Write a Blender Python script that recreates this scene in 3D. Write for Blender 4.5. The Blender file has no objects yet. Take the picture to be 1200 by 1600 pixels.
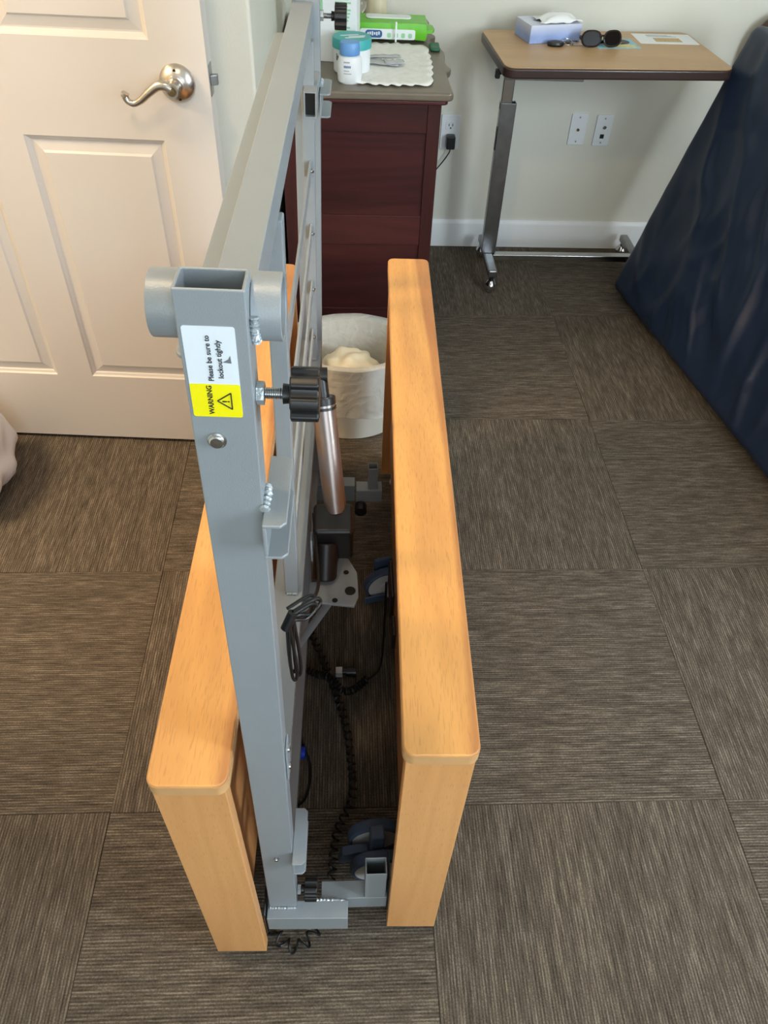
import bpy, bmesh, math, random
from mathutils import Vector, Matrix, noise
R = math.radians
S = bpy.context.scene
random.seed(4)

# ------------------------------------------------------------------ camera
cd = bpy.data.cameras.new('camera')
cd.sensor_fit = 'VERTICAL'; cd.sensor_height = 36.0; cd.lens = 1193.0 / 1600 * 36
cd.clip_start = 0.02; cd.clip_end = 60
cam = bpy.data.objects.new('camera', cd); S.collection.objects.link(cam)
cam.matrix_world = Matrix(((0.99876005, 0.00241454, -0.04972458, 0.0),
                           (-0.03658989, 0.71288855, -0.70032214, 0.0),
                           (0.03375712, 0.70127319, 0.71209295, 1.38),
                           (0, 0, 0, 1)))
S.camera = cam
# ------------------------------------------------------------------ colour management
S.view_settings.view_transform = 'Standard'; S.view_settings.look = 'None'
S.view_settings.gamma = 1; S.view_settings.use_curve_mapping = False
S.view_settings.exposure = 0.0
# ------------------------------------------------------------------ world
W = bpy.data.worlds.new('sky'); S.world = W; W.use_nodes = True
bgn = W.node_tree.nodes['Background']
bgn.inputs[0].default_value = (0.75, 0.87, 1.0, 1); bgn.inputs[1].default_value = 1.0


def area(name, loc, aim, sx, sy, power, col, spread=180):
    l = bpy.data.lights.new(name, 'AREA'); l.shape = 'RECTANGLE'; l.size = sx; l.size_y = sy
    l.energy = power; l.color = col; l.spread = R(spread)
    o = bpy.data.objects.new(name, l); S.collection.objects.link(o); o.location = loc
    o.rotation_euler = (Vector(aim) - Vector(loc)).to_track_quat('-Z', 'Y').to_euler()
    return o


area('window_daylight', (0.55, -1.88, 1.5), (0.35, 2.0, 1.1), 1.7, 1.3, 33, (0.80, 0.91, 1.0))
area('side_window_daylight', (2.14, -0.35, 1.5), (0.6, 2.6, 0.6), 0.75, 1.2, 74, (0.80, 0.91, 1.0))
LAMP = (-0.34, 0.45, 2.36)
sp = bpy.data.lights.new('ceiling_lamp_light', 'AREA'); sp.shape = 'DISK'; sp.size = 0.14; sp.energy = 9.5; sp.color = (1.0, 0.73, 0.45)
spo = bpy.data.objects.new('ceiling_lamp_light', sp); S.collection.objects.link(spo); spo.location = LAMP
area('hallway_light', (-1.75, 0.95, 2.2), (-0.6, 1.0, 0.0), 0.5, 0.5, 42, (1.0, 0.72, 0.44))


# ------------------------------------------------------------------ materials
def lin(c):
    return tuple(((v / 255) / 12.92 if v / 255 <= 0.04045 else ((v / 255 + 0.055) / 1.055) ** 2.4) for v in c) + (1,)


def mat(name, rgb, rough=0.5, metal=0.0, bump=0.0, bscale=200, var=0.0, vscale=5, stretch=(1, 1, 1), **kw):
    m = bpy.data.materials.new(name); m.use_nodes = True
    nt = m.node_tree; b = nt.nodes['Principled BSDF']
    c = lin(rgb)
    b.inputs['Base Color'].default_value = c; b.inputs['Roughness'].default_value = rough; b.inputs['Metallic'].default_value = metal
    for k, v in kw.items(): b.inputs[k.replace('_', ' ')].default_value = v
    tc = nt.nodes.new('ShaderNodeTexCoord'); mp = nt.nodes.new('ShaderNodeMapping'); mp.inputs['Scale'].default_value = stretch
    nt.links.new(tc.outputs['Object'], mp.inputs['Vector'])
    n = nt.nodes.new('ShaderNodeTexNoise'); n.inputs['Scale'].default_value = vscale; n.inputs['Detail'].default_value = 4
    nt.links.new(mp.outputs[0], n.inputs['Vector'])
    r = nt.nodes.new('ShaderNodeValToRGB'); v = var
    r.color_ramp.elements[0].color = tuple(x * (1 - v) for x in c[:3]) + (1,); r.color_ramp.elements[1].color = tuple(min(1, x * (1 + v)) for x in c[:3]) + (1,)
    r.color_ramp.elements[0].position = .3; r.color_ramp.elements[1].position = .7
    nt.links.new(n.outputs['Fac'], r.inputs[0]); nt.links.new(r.outputs[0], b.inputs['Base Color'])
    if bump:
        n2 = nt.nodes.new('ShaderNodeTexNoise'); n2.inputs['Scale'].default_value = bscale; n2.inputs['Detail'].default_value = 2
        nt.links.new(mp.outputs[0], n2.inputs['Vector'])
        bp = nt.nodes.new('ShaderNodeBump'); bp.inputs['Strength'].default_value = bump; bp.inputs['Distance'].default_value = 0.002
        nt.links.new(n2.outputs['Fac'], bp.inputs['Height']); nt.links.new(bp.outputs[0], b.inputs['Normal'])
    return m


def wood(name, light, dark, axis, band=9.0, rough=0.38, fleck=True, amt=1.0, split=0):
    """grain runs along axis (0 x, 1 y, 2 z)"""
    m = bpy.data.materials.new(name); m.use_nodes = True; nt = m.node_tree; b = nt.nodes['Principled BSDF']
    N = nt.nodes.new; L = nt.links.new
    tc = N('ShaderNodeTexCoord'); mp = N('ShaderNodeMapping'); s = [1.0, 1.0, 1.0]; s[axis] = 0.09; mp.inputs['Scale'].default_value = s
    L(tc.outputs['Object'], mp.inputs['Vector'])
    a = N('ShaderNodeTexNoise'); a.inputs['Scale'].default_value = band; a.inputs['Detail'].default_value = 1; a.inputs['Distortion'].default_value = 0.4
    L(mp.outputs[0], a.inputs['Vector'])
    mul = N('ShaderNodeMath'); mul.operation = 'MULTIPLY'; mul.inputs[1].default_value = 16; L(a.outputs['Fac'], mul.inputs[0])
    fr = N('ShaderNodeMath'); fr.operation = 'PINGPONG'; fr.inputs[1].default_value = 1.0; L(mul.outputs[0], fr.inputs[0])
    c = N('ShaderNodeTexNoise'); c.inputs['Scale'].default_value = band * 14; c.inputs['Detail'].default_value = 3; L(mp.outputs[0], c.inputs['Vector'])
    lo = N('ShaderNodeTexNoise'); lo.inputs['Scale'].default_value = band * .9; lo.inputs['Detail'].default_value = 0; L(mp.outputs[0], lo.inputs['Vector'])
    st = N('ShaderNodeMapRange'); st.inputs['From Min'].default_value = .42; st.inputs['From Max'].default_value = .58; 
    if axis == 1 and split:
        sx = N('ShaderNodeSeparateXYZ'); L(tc.outputs['Object'], sx.inputs[0])
        w1 = N('ShaderNodeMath'); w1.operation = 'MULTIPLY_ADD'; w1.inputs[1].default_value = .085; L(lo.outputs['Fac'], w1.inputs[0]); L(sx.outputs['X'], w1.inputs[2])
        st.inputs['From Min'].default_value = split + .0425; st.inputs['From Max'].default_value = split + .0485; L(w1.outputs[0], st.inputs['Value'])
    else:
        L(lo.outputs['Fac'], st.inputs['Value'])
    m1 = N('ShaderNodeMath'); m1.operation = 'MULTIPLY'; m1.inputs[1].default_value = 0.22 * amt; L(fr.outputs[0], m1.inputs[0])
    m2 = N('ShaderNodeMath'); m2.operation = 'MULTIPLY_ADD'; m2.inputs[1].default_value = 0.35 * amt; L(c.outputs['Fac'], m2.inputs[0]); L(m1.outputs[0], m2.inputs[2])
    m3 = N('ShaderNodeMath'); m3.operation = 'MULTIPLY_ADD'; m3.inputs[1].default_value = (0.62 if split else 0.45) * amt; L(st.outputs[0], m3.inputs[0]); L(m2.outputs[0], m3.inputs[2])
    mx = N('ShaderNodeMix'); mx.data_type = 'RGBA'; mx.inputs['A'].default_value = lin(light); mx.inputs['B'].default_value = lin(dark)
    L(m3.outputs[0], mx.inputs['Factor'])
    out = mx.outputs['Result']
    if fleck:
        mp2 = N('ShaderNodeMapping'); s2 = [1.0, 1.0, 1.0]; s2[axis] = 0.07; mp2.inputs['Scale'].default_value = s2; L(tc.outputs['Object'], mp2.inputs['Vector'])
        f = N('ShaderNodeTexNoise'); f.inputs['Scale'].default_value = 900; f.inputs['Detail'].default_value = 0; L(mp2.outputs[0], f.inputs['Vector'])
        fm = N('ShaderNodeMapRange'); fm.inputs['From Min'].default_value = .62; fm.inputs['From Max'].default_value = .74; fm.inputs['To Max'].default_value = .2
        L(f.outputs['Fac'], fm.inputs['Value'])
        mx2 = N('ShaderNodeMix'); mx2.data_type = 'RGBA'; L(out, mx2.inputs['A']); mx2.inputs['B'].default_value = lin(tuple(v * .72 for v in dark))
        L(fm.outputs[0], mx2.inputs['Factor']); out = mx2.outputs['Result']
    L(out, b.inputs['Base Color']); b.inputs['Roughness'].default_value = rough
    return m


def carpet_mat():
    m = bpy.data.materials.new('carpet'); m.use_nodes = True; nt = m.node_tree; b = nt.nodes['Principled BSDF']
    N = nt.nodes.new; L = nt.links.new
    tc = N('ShaderNodeTexCoord')
    oi = N('ShaderNodeObjectInfo')
    mul = N('ShaderNodeMath'); mul.operation = 'MULTIPLY'; mul.inputs[1].default_value = 37.0; L(oi.outputs['Random'], mul.inputs[0])
    cmb = N('ShaderNodeCombineXYZ'); L(mul.outputs[0], cmb.inputs['Z'])
    add = N('ShaderNodeVectorMath'); add.operation = 'ADD'; L(tc.outputs['Object'], add.inputs[0]); L(cmb.outputs[0], add.inputs[1])
    # ribs run along local x, so they repeat along local y
    wv = N('ShaderNodeTexWave'); wv.wave_type = 'BANDS'; wv.bands_direction = 'Y'; wv.inputs['Scale'].default_value = 62.0; wv.inputs['Distortion'].default_value = 0.5
    wv.inputs['Detail'].default_value = 2; wv.inputs['Detail Scale'].default_value = 2.5; L(add.outputs[0], wv.inputs['Vector'])
    mp = N('ShaderNodeMapping'); mp.inputs['Scale'].default_value = (0.11, 1, 1); L(add.outputs[0], mp.inputs['Vector'])
    n1 = N('ShaderNodeTexNoise'); n1.inputs['Scale'].default_value = 210; n1.inputs['Detail'].default_value = 2; L(mp.outputs[0], n1.inputs['Vector'])
    n3 = N('ShaderNodeTexNoise'); n3.inputs['Scale'].default_value = 55; n3.inputs['Detail'].default_value = 2; L(mp.outputs[0], n3.inputs['Vector'])
    n2 = N('ShaderNodeTexNoise'); n2.inputs['Scale'].default_value = 420; n2.inputs['Detail'].default_value = 2; L(add.outputs[0], n2.inputs['Vector'])
    a1 = N('ShaderNodeMath'); a1.operation = 'MULTIPLY_ADD'; a1.inputs[1].default_value = .17; L(wv.outputs['Fac'], a1.inputs[0])
    k1 = N('ShaderNodeMath'); k1.operation = 'MULTIPLY'; k1.inputs[1].default_value = .50; L(n1.outputs['Fac'], k1.inputs[0]); L(k1.outputs[0], a1.inputs[2])
    a2 = N('ShaderNodeMath'); a2.operation = 'MULTIPLY_ADD'; a2.inputs[1].default_value = .38; L(n2.outputs['Fac'], a2.inputs[0]); L(a1.outputs[0], a2.inputs[2])
    a3 = N('ShaderNodeMath'); a3.operation = 'MULTIPLY_ADD'; a3.inputs[1].default_value = .20; L(n3.outputs['Fac'], a3.inputs[0]); L(a2.outputs[0], a3.inputs[2])
    rp = N('ShaderNodeValToRGB'); e = rp.color_ramp.elements
    e[0].position = .36; e[0].color = lin((48, 42, 36)); e[1].position = .98; e[1].color = lin((160, 149, 132))
    x = e.new(.66); x.color = lin((95, 86, 75))
    L(a3.outputs[0], rp.inputs[0])
    L(rp.outputs[0], b.inputs['Base Color']); b.inputs['Roughness'].default_value = .95
    b.inputs['Specular IOR Level'].default_value = .15
    bp = N('ShaderNodeBump'); bp.inputs['Strength'].default_value = .8; bp.inputs['Distance'].default_value = .003
    L(a2.outputs[0], bp.inputs['Height']); L(bp.outputs[0], b.inputs['Normal'])
    return m


M = {}
M['carpet'] = carpet_mat()
M['subfloor'] = mat('subfloor', (60, 55, 48), .95, var=.1)
M['wall'] = mat('wall_paint', (222, 221, 208), .8, bump=.12, bscale=260, var=.02)
M['ceiling'] = mat('ceiling_paint', (235, 233, 226), .85, bump=.1, bscale=200)
M['trim'] = mat('white_trim_paint', (236, 238, 238), .4, var=.01)
M['door'] = mat('door_paint', (208, 203, 197), .38, var=.015, vscale=3)
M['steel'] = mat('brushed_nickel', (196, 190, 182), .28, 1.0, var=.04, vscale=60)
M['grey'] = mat('grey_powder_coat', (146, 154, 159), .4, .1, bump=.10, bscale=900, var=.03, vscale=9)
M['weld'] = mat('weld_bead', (176, 184, 188), .3, .4, bump=.6, bscale=300, var=.1, vscale=80)
M['zinc'] = mat('zinc_bolt', (200, 203, 205), .25, 1.0, bump=.0, var=.08, vscale=90)
M['chrome'] = mat('chrome', (205, 207, 210), .16, 1.0, var=.05, vscale=30)
M['satin'] = mat('worn_chrome', (158, 160, 163), .3, 1.0, bump=.1, bscale=80, var=.12, vscale=24)
M['black'] = mat('black_plastic', (22, 23, 25), .38, var=.1, vscale=40)
M['rubber'] = mat('black_rubber', (11, 11, 12), .5, var=.1, vscale=40)
M['silver'] = mat('anodised_aluminium', (150, 140, 136), .32, .85, var=.03, vscale=8, stretch=(1, 1, .1))
M['bluegrey'] = mat('blue_grey_rubber', (74, 92, 118), .5, var=.08, vscale=20)
M['hub'] = mat('white_hub_plastic', (228, 230, 228), .35, var=.02)
M['sticker'] = mat('white_label', (226, 236, 243), .45, var=.01)
M['yellow'] = mat('yellow_label', (246, 236, 6), .45, var=.01)
M['ink'] = mat('black_ink', (34, 36, 38), .6, var=.05)
M['beech_y'] = wood('beech_along_length', (234, 174, 100), (180, 120, 72), 1, 8, amt=.95, split=.050)
M['beech_z'] = wood('beech_upright', (232, 174, 112), (200, 138, 82), 2, 10)
M['beech_edge'] = wood('beech_edge_band', (214, 168, 116), (196, 150, 100), 1, 10, fleck=False)
M['mahogany'] = wood('mahogany_stain', (86, 40, 38), (46, 18, 19), 0, 7, .35, True)
M['mahogany_z'] = wood('mahogany_stain_upright', (82, 38, 35), (48, 20, 20), 2, 7, .35, True)
M['dresser_top'] = mat('olive_brown_lacquer', (112, 102, 88), .34, var=.10, vscale=12)
M['navy'] = mat('navy_nylon', (22, 38, 64), .4, bump=.2, bscale=900, var=.1, vscale=4)
M['laminate'] = wood('table_laminate', (196, 160, 116), (174, 138, 98), 0, 12, .42, False, .8)
M['table_edge'] = mat('brown_vinyl_edge', (60, 46, 42), .3, var=.06, vscale=30)
M['bin'] = mat('white_bin_plastic', (226, 222, 208), .4, Transmission_Weight=.0, var=.02)
M['cream'] = mat('cream_paper', (240, 226, 196), .75, bump=.3, bscale=60, var=.04)
M['cloth'] = mat('white_cotton', (236, 236, 230), .9, bump=.6, bscale=420, var=.05, vscale=60)
M['white'] = mat('white_plastic', (232, 236, 238), .4, var=.01)
M['tissue'] = mat('tissue_paper', (244, 245, 246), .9, var=.01)
M['bluecap'] = mat('blue_cap', (104, 156, 214), .4, var=.02)
M['teal'] = mat('teal_lid', (64, 170, 170), .4, var=.02)
M['green'] = mat('green_film', (104, 190, 44), .32, var=.06, vscale=20)
M['darkgreen'] = mat('dark_green', (36, 96, 70), .5, var=.06)
M['pale_green'] = mat('pale_green_print', (150, 205, 160), .5, var=.05)
M['navy_print'] = mat('blue_print', (40, 92, 150), .5, var=.04)
M['greyprint'] = mat('grey_print', (150, 154, 160), .6, var=.04)
M['blue_plug'] = mat('blue_plug', (24, 60, 200), .4, var=.04)
M['lens'] = mat('dark_lens', (16, 12, 10), .3, Specular_IOR_Level=.12, var=.02)
M['tortoise'] = mat('black_brown_frame', (34, 24, 20), .2, var=.2, vscale=50)
M['skin_print'] = mat('pink_print', (205, 150, 130), .5, var=.1, vscale=60)
M['hair_print'] = mat('dark_print', (62, 38, 34), .5, var=.1, vscale=60)
M['yellow_print'] = mat('yellow_print', (206, 200, 140), .5, var=.12, vscale=60)
M['cyan_print'] = mat('cyan_print', (130, 190, 214), .5, var=.12, vscale=60)
M['tan_print'] = mat('tan_print', (190, 166, 118), .6, var=.15, vscale=90)
M['chairwood'] = wood('dark_chair_wood', (84, 54, 40), (52, 32, 24), 2, 8, .35, False)
M['chairfabric'] = mat('pale_pink_fabric', (214, 190, 184), .9, bump=.3, bscale=500, var=.04)
M['bag'] = mat('white_bag_film', (226, 226, 232), .45, var=.02, bump=.2, bscale=30)
M['vase'] = mat('cream_ceramic', (216, 206, 178), .45, var=.08, vscale=30, stretch=(1, 1, .2))
M['slot'] = mat('dark_slot', (20, 18, 16), .7, var=.05)
M['copper'] = mat('brass_connector', (150, 130, 96), .35, 1.0, var=.05)
M['sachet'] = mat('silver_film', (190, 192, 196), .25, .35, bump=.3, bscale=60, var=.08, vscale=60)
M['grime'] = mat('sticker_scuff', (110, 118, 124), .6, var=.1)


def film(name, tint, alpha, rough=.25):
    m = bpy.data.materials.new(name); m.use_nodes = True; nt = m.node_tree; N = nt.nodes.new; L = nt.links.new
    b = nt.nodes['Principled BSDF']; b.inputs['Base Color'].default_value = lin(tint); b.inputs['Roughness'].default_value = rough
    tc = N('ShaderNodeTexCoord'); n = N('ShaderNodeTexNoise'); n.inputs['Scale'].default_value = 26; n.inputs['Detail'].default_value = 4; n.inputs['Distortion'].default_value = 1.2
    L(tc.outputs['Object'], n.inputs['Vector'])
    bp = N('ShaderNodeBump'); bp.inputs['Strength'].default_value = .7; bp.inputs['Distance'].default_value = .01; L(n.outputs['Fac'], bp.inputs['Height']); L(bp.outputs[0], b.inputs['Normal'])
    mr = N('ShaderNodeMapRange'); mr.inputs['To Min'].default_value = alpha - .12; mr.inputs['To Max'].default_value = alpha + .12; L(n.outputs['Fac'], mr.inputs['Value'])
    L(mr.outputs[0], b.inputs['Alpha'])
    return m


M['liner'] = film('clear_bag_film', (240, 238, 232), .5, .12)
gl = bpy.data.materials.new('clear_glass'); gl.use_nodes = True
_b = gl.node_tree.nodes['Principled BSDF']; _b.inputs['Transmission Weight'].default_value = 1; _b.inputs['Roughness'].default_value = .02; _b.inputs['Base Color'].default_value = (.97, .98, .98, 1)
M['glass'] = gl
em = bpy.data.materials.new('lamp_glow'); em.use_nodes = True
_b = em.node_tree.nodes['Principled BSDF']; _b.inputs['Emission Color'].default_value = (1, .8, .55, 1); _b.inputs['Emission Strength'].default_value = 2.0; _b.inputs['Base Color'].default_value = (.9, .9, .85, 1)
M['glow'] = em
# tissue carton: blue clouds fading towards the top
tb = mat('tissue_carton', (150, 172, 222), .5, var=.12, vscale=16); M['carton'] = tb
_nt = tb.node_tree; _tc = _nt.nodes.new('ShaderNodeTexCoord'); _sp = _nt.nodes.new('ShaderNodeSeparateXYZ'); _nt.links.new(_tc.outputs['Object'], _sp.inputs[0])
_mr = _nt.nodes.new('ShaderNodeMapRange'); _mr.inputs['From Min'].default_value = .018; _mr.inputs['From Max'].default_value = .055; _nt.links.new(_sp.outputs['Z'], _mr.inputs['Value'])
_mx = _nt.nodes.new('ShaderNodeMix'); _mx.data_type = 'RGBA'; _src = _nt.nodes['Principled BSDF'].inputs['Base Color'].links[0].from_socket
_nt.links.new(_src, _mx.inputs['A']); _mx.inputs['B'].default_value = lin((226, 230, 242)); _nt.links.new(_mr.outputs[0], _mx.inputs['Factor'])
_nt.links.new(_mx.outputs['Result'], _nt.nodes['Principled BSDF'].inputs['Base Color'])


# ------------------------------------------------------------------ mesh helpers
def bm_new(): return bmesh.new()


def box(bm, lo, hi, mtx=None):
    vs = [bm.verts.new((x, y, z)) for x in (lo[0], hi[0]) for y in (lo[1], hi[1]) for z in (lo[2], hi[2])]
    if mtx:
        for v in vs: v.co = mtx @ v.co
    for q in ((0, 1, 3, 2), (4, 6, 7, 5), (0, 4, 5, 1), (2, 3, 7, 6), (0, 2, 6, 4), (1, 5, 7, 3)): bm.faces.new([vs[i] for i in q])
    return bm


def basis(d):
    d = Vector(d).normalized(); a = Vector((0, 0, 1)) if abs(d.z) < .9 else Vector((1, 0, 0))
    u = d.cross(a).normalized(); return u, d.cross(u).normalized(), d


def cyl(bm, p0, p1, r0, r1=None, n=20, cap=True):
    p0, p1 = Vector(p0), Vector(p1); r1 = r0 if r1 is None else r1
    u, v, d = basis(p1 - p0)
    A = [bm.verts.new(p0 + (u * math.cos(2 * math.pi * i / n) + v * math.sin(2 * math.pi * i / n)) * r0) for i in range(n)]
    B = [bm.verts.new(p1 + (u * math.cos(2 * math.pi * i / n) + v * math.sin(2 * math.pi * i / n)) * r1) for i in range(n)]
    for i in range(n): bm.faces.new((A[i], A[(i + 1) % n], B[(i + 1) % n], B[i]))
    if cap: bm.faces.new(A[::-1]); bm.faces.new(B)
    return bm


def pipe(bm, p0, p1, ro, ri, n=28):
    """hollow round tube with open ends"""
    p0, p1 = Vector(p0), Vector(p1); u, v, d = basis(p1 - p0); rings = []
    for p, r in ((p0, ri), (p0, ro), (p1, ro), (p1, ri)):
        rings.append([bm.verts.new(p + (u * math.cos(2 * math.pi * i / n) + v * math.sin(2 * math.pi * i / n)) * r) for i in range(n)])
    for k in range(4):
        a, b = rings[k], rings[(k + 1) % 4]
        for i in range(n): bm.faces.new((a[i], a[(i + 1) % n], b[(i + 1) % n], b[i]))
    return bm


def rect_tube(bm, lo, hi, axis, t=.002, mtx=None):
    """hollow rectangular tube, open at both ends of axis"""
    o = [i for i in range(3) if i != axis]; rings = []
    for end, ins in ((lo, t), (lo, 0), (hi, 0), (hi, t)):
        ring = []
        for sx, sy in ((0, 0), (1, 0), (1, 1), (0, 1)):
            c = [0, 0, 0]; c[axis] = end[axis]
            c[o[0]] = (hi[o[0]] - ins) if sx else (lo[o[0]] + ins); c[o[1]] = (hi[o[1]] - ins) if sy else (lo[o[1]] + ins)
            v = bm.verts.new(c)
            if mtx: v.co = mtx @ v.co
            ring.append(v)
        rings.append(ring)
    for k in range(4):
        a, b = rings[k], rings[(k + 1) % 4]
        for i in range(4): bm.faces.new((a[i], a[(i + 1) % 4], b[(i + 1) % 4], b[i]))
    return bm


def prism(bm, pts, z0, z1, mtx=None):
    """outline pts in xy, extruded in z"""
    A = [bm.verts.new((x, y, z0)) for x, y in pts]; B = [bm.verts.new((x, y, z1)) for x, y in pts]; n = len(pts)
    if mtx:
        for v in A + B: v.co = mtx @ v.co
    for i in range(n): bm.faces.new((A[i], A[(i + 1) % n], B[(i + 1) % n], B[i]))
    bm.faces.new(A[::-1]); bm.faces.new(B)
    return bm


def rrect(x0, y0, x1, y1, r, n=6):
    out = []
    for cx, cy, a0 in ((x1 - r, y1 - r, 0), (x0 + r, y1 - r, 90), (x0 + r, y0 + r, 180), (x1 - r, y0 + r, 270)):
        for k in range(n + 1):
            a = R(a0 + 90 * k / n); out.append((cx + r * math.cos(a), cy + r * math.sin(a)))
    return out


def lathe(bm, prof, loc=(0, 0, 0), n=28, mtx=None, squash=(1, 1), cap=True):
    rings = []; loc = Vector(loc)
    for r, z in prof:
        ring = []
        for i in range(n):
            p = Vector((r * math.cos(2 * math.pi * i / n) * squash[0], r * math.sin(2 * math.pi * i / n) * squash[1], z))
            if mtx: p = mtx @ p
            ring.append(bm.verts.new(p + loc))
        rings.append(ring)
    for a, b in zip(rings, rings[1:]):
        for i in range(n): bm.faces.new((a[i], a[(i + 1) % n], b[(i + 1) % n], b[i]))
    if cap and prof[0][0] > 1e-6: bm.faces.new(rings[0][::-1])
    if cap and prof[-1][0] > 1e-6: bm.faces.new(rings[-1])
    return bm


def catmull(pts, k=8):
    P = [Vector(p) for p in pts]; P = [2 * P[0] - P[1]] + P + [2 * P[-1] - P[-2]]; out = []
    for i in range(1, len(P) - 2):
        for j in range(k):
            t = j / k; a, b, c, d = P[i - 1], P[i], P[i + 1], P[i + 2]
            out.append(.5 * ((2 * b) + (c - a) * t + (2 * a - 5 * b + 4 * c - d) * t * t + (3 * b - a - 3 * c + d) * t ** 3))
    out.append(P[-2]); return out


def sweep(bm, pts, r, n=8, radii=None, flat=1.0, up=None):
    pts = [Vector(p) for p in pts]; rings = []
    u = None
    for i, p in enumerate(pts):
        d = (pts[min(i + 1, len(pts) - 1)] - pts[max(i - 1, 0)]).normalized()
        if u is None: u = Vector(up) if up else basis(d)[0]
        u = (u - d * u.dot(d)); u = u.normalized() if u.length > 1e-6 else basis(d)[0]
        v = d.cross(u); rr = radii[i] if radii else r
        rings.append([bm.verts.new(p + (u * math.cos(2 * math.pi * k / n) + v * math.sin(2 * math.pi * k / n) * flat) * rr) for k in range(n)])
    for a, b in zip(rings, rings[1:]):
        for k in range(n): bm.faces.new((a[k], a[(k + 1) % n], b[(k + 1) % n], b[k]))
    bm.faces.new(rings[0][::-1]); bm.faces.new(rings[-1])
    return bm


def coil(bm, pts, rad=.0075, wire=.0022, pitch=.0095, k=10):
    P = catmull(pts, 24); L = [0.0]
    for a, b in zip(P, P[1:]): L.append(L[-1] + (b - a).length)
    turns = L[-1] / pitch; n = int(turns * k); out = []; j = 0; u = None
    for i in range(n + 1):
        s = L[-1] * i / n
        while j < len(L) - 2 and L[j + 1] < s: j += 1
        t = (s - L[j]) / max(1e-9, L[j + 1] - L[j]); p = P[j].lerp(P[j + 1], t); d = (P[j + 1] - P[j]).normalized()
        if u is None: u = basis(d)[0]
        u = (u - d * u.dot(d)).normalized(); v = d.cross(u); a = 2 * math.pi * i / k
        out.append(p + (u * math.cos(a) + v * math.sin(a)) * rad)
    return sweep(bm, out, wire, 5)


def rounded_cloud(bm, lo, hi, cuts=10, r=.3, amp=.01, sc=8, seed=0):
    """soft lump: a cube pushed towards a superellipsoid and wrinkled"""
    b2 = bmesh.new(); bmesh.ops.create_cube(b2, size=2); bmesh.ops.subdivide_edges(b2, edges=b2.edges[:], cuts=cuts, use_grid_fill=True)
    lo, hi = Vector(lo), Vector(hi); c = (lo + hi) / 2; h = (hi - lo) / 2; mp = {}
    for v in b2.verts:
        p = v.co.copy(); q = p.normalized(); m = p.lerp(q, r)
        w = Vector((m.x * h.x, m.y * h.y, m.z * h.z)) + c
        nn = noise.noise(w * sc + Vector((seed, seed, 0))); w += Vector((q.x, q.y, q.z)) * nn * amp
        mp[v] = bm.verts.new(w)
    for f in b2.faces: bm.faces.new([mp[v] for v in f.verts])
    b2.free(); return bm


# ------------------------------------------------------------------ scene helpers
def put(o, parent=None):
    S.collection.objects.link(o)
    if parent: o.parent = parent
    return o


def root(name, loc, label, cat, group=None, rot=(0, 0, 0)):
    o = bpy.data.objects.new(name, None); put(o); o.empty_display_size = .05
    o.matrix_world = Matrix.LocRotScale(Vector(loc), __import__('mathutils').Euler(rot), None)
    o.location = loc; o.rotation_euler = rot
    o['label'] = label; o['category'] = cat; o['_inv'] = 0
    del o['_inv']
    if group: o['group'] = group
    return o


def rmat(o):
    m = o.matrix_basis.copy(); p = o.parent
    while p: m = p.matrix_basis @ m; p = p.parent
    return m


def part(name, bm, m, parent=None, world=False, bevel=0, seg=2, smooth=35, label=None, solid=0):
    """link bm as one mesh object; world=True: the vertices are in world space"""
    bmesh.ops.recalc_face_normals(bm, faces=bm.faces[:])
    if world and parent: bm.transform(rmat(parent).inverted())
    me = bpy.data.meshes.new(name); bm.to_mesh(me); bm.free(); me.materials.append(M[m] if isinstance(m, str) else m)
    if smooth:
        for p in me.polygons: p.use_smooth = True
        me.set_sharp_from_angle(angle=R(smooth))
    o = bpy.data.objects.new(name, me); put(o, parent)
    if bevel:
        b = o.modifiers.new('bevel', 'BEVEL'); b.width = bevel; b.segments = seg; b.limit_method = 'ANGLE'; b.angle_limit = R(40); b.harden_normals = True
    if solid:
        s = o.modifiers.new('solidify', 'SOLIDIFY'); s.thickness = solid
    if label: o['label'] = label
    return o


def tag(o, label, cat, group=None):
    o['label'] = label; o['category'] = cat
    if group: o['group'] = group
    return o


def struct(name, bm, m, bevel=0, parent=None):
    o = part(name, bm, m, parent, bevel=bevel)
    if not parent: o['kind'] = 'structure'
    return o


def text_mesh(name, txt, size, mtx, m, parent, bold=.0, align='LEFT'):
    c = bpy.data.curves.new(name, 'FONT'); c.body = txt; c.size = size; c.extrude = .00008; c.offset = bold; c.align_x = align; c.align_y = 'CENTER'; c.resolution_u = 3
    t = bpy.data.objects.new('tmp', c); S.collection.objects.link(t); bpy.context.view_layer.update()
    me = bpy.data.meshes.new_from_object(t.evaluated_get(bpy.context.evaluated_depsgraph_get()))
    bpy.data.objects.remove(t); me.transform(mtx); me.materials.clear(); me.materials.append(M[m]); me.name = name
    o = bpy.data.objects.new(name, me); put(o, parent); return o


# ================================================================== STRUCTURE
X0, X1, YB, YF = -1.14, 2.2, 2.82, -1.95     # left wall, right wall, back wall, wall behind the camera
HC = 2.44
fl = struct('floor', box(bm_new(), (-2.3, YF - .1, -.06), (X1 + .1, YB + .1, -.006)), 'subfloor')
TS = .5686; TX, TY = .7109, .5966
tm = bm_new(); box(tm, (-TS / 2 + .0004, -TS / 2 + .0004, -.006), (TS / 2 - .0004, TS / 2 - .0004, 0)); bmesh.ops.recalc_face_normals(tm, faces=tm.faces[:])
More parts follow.
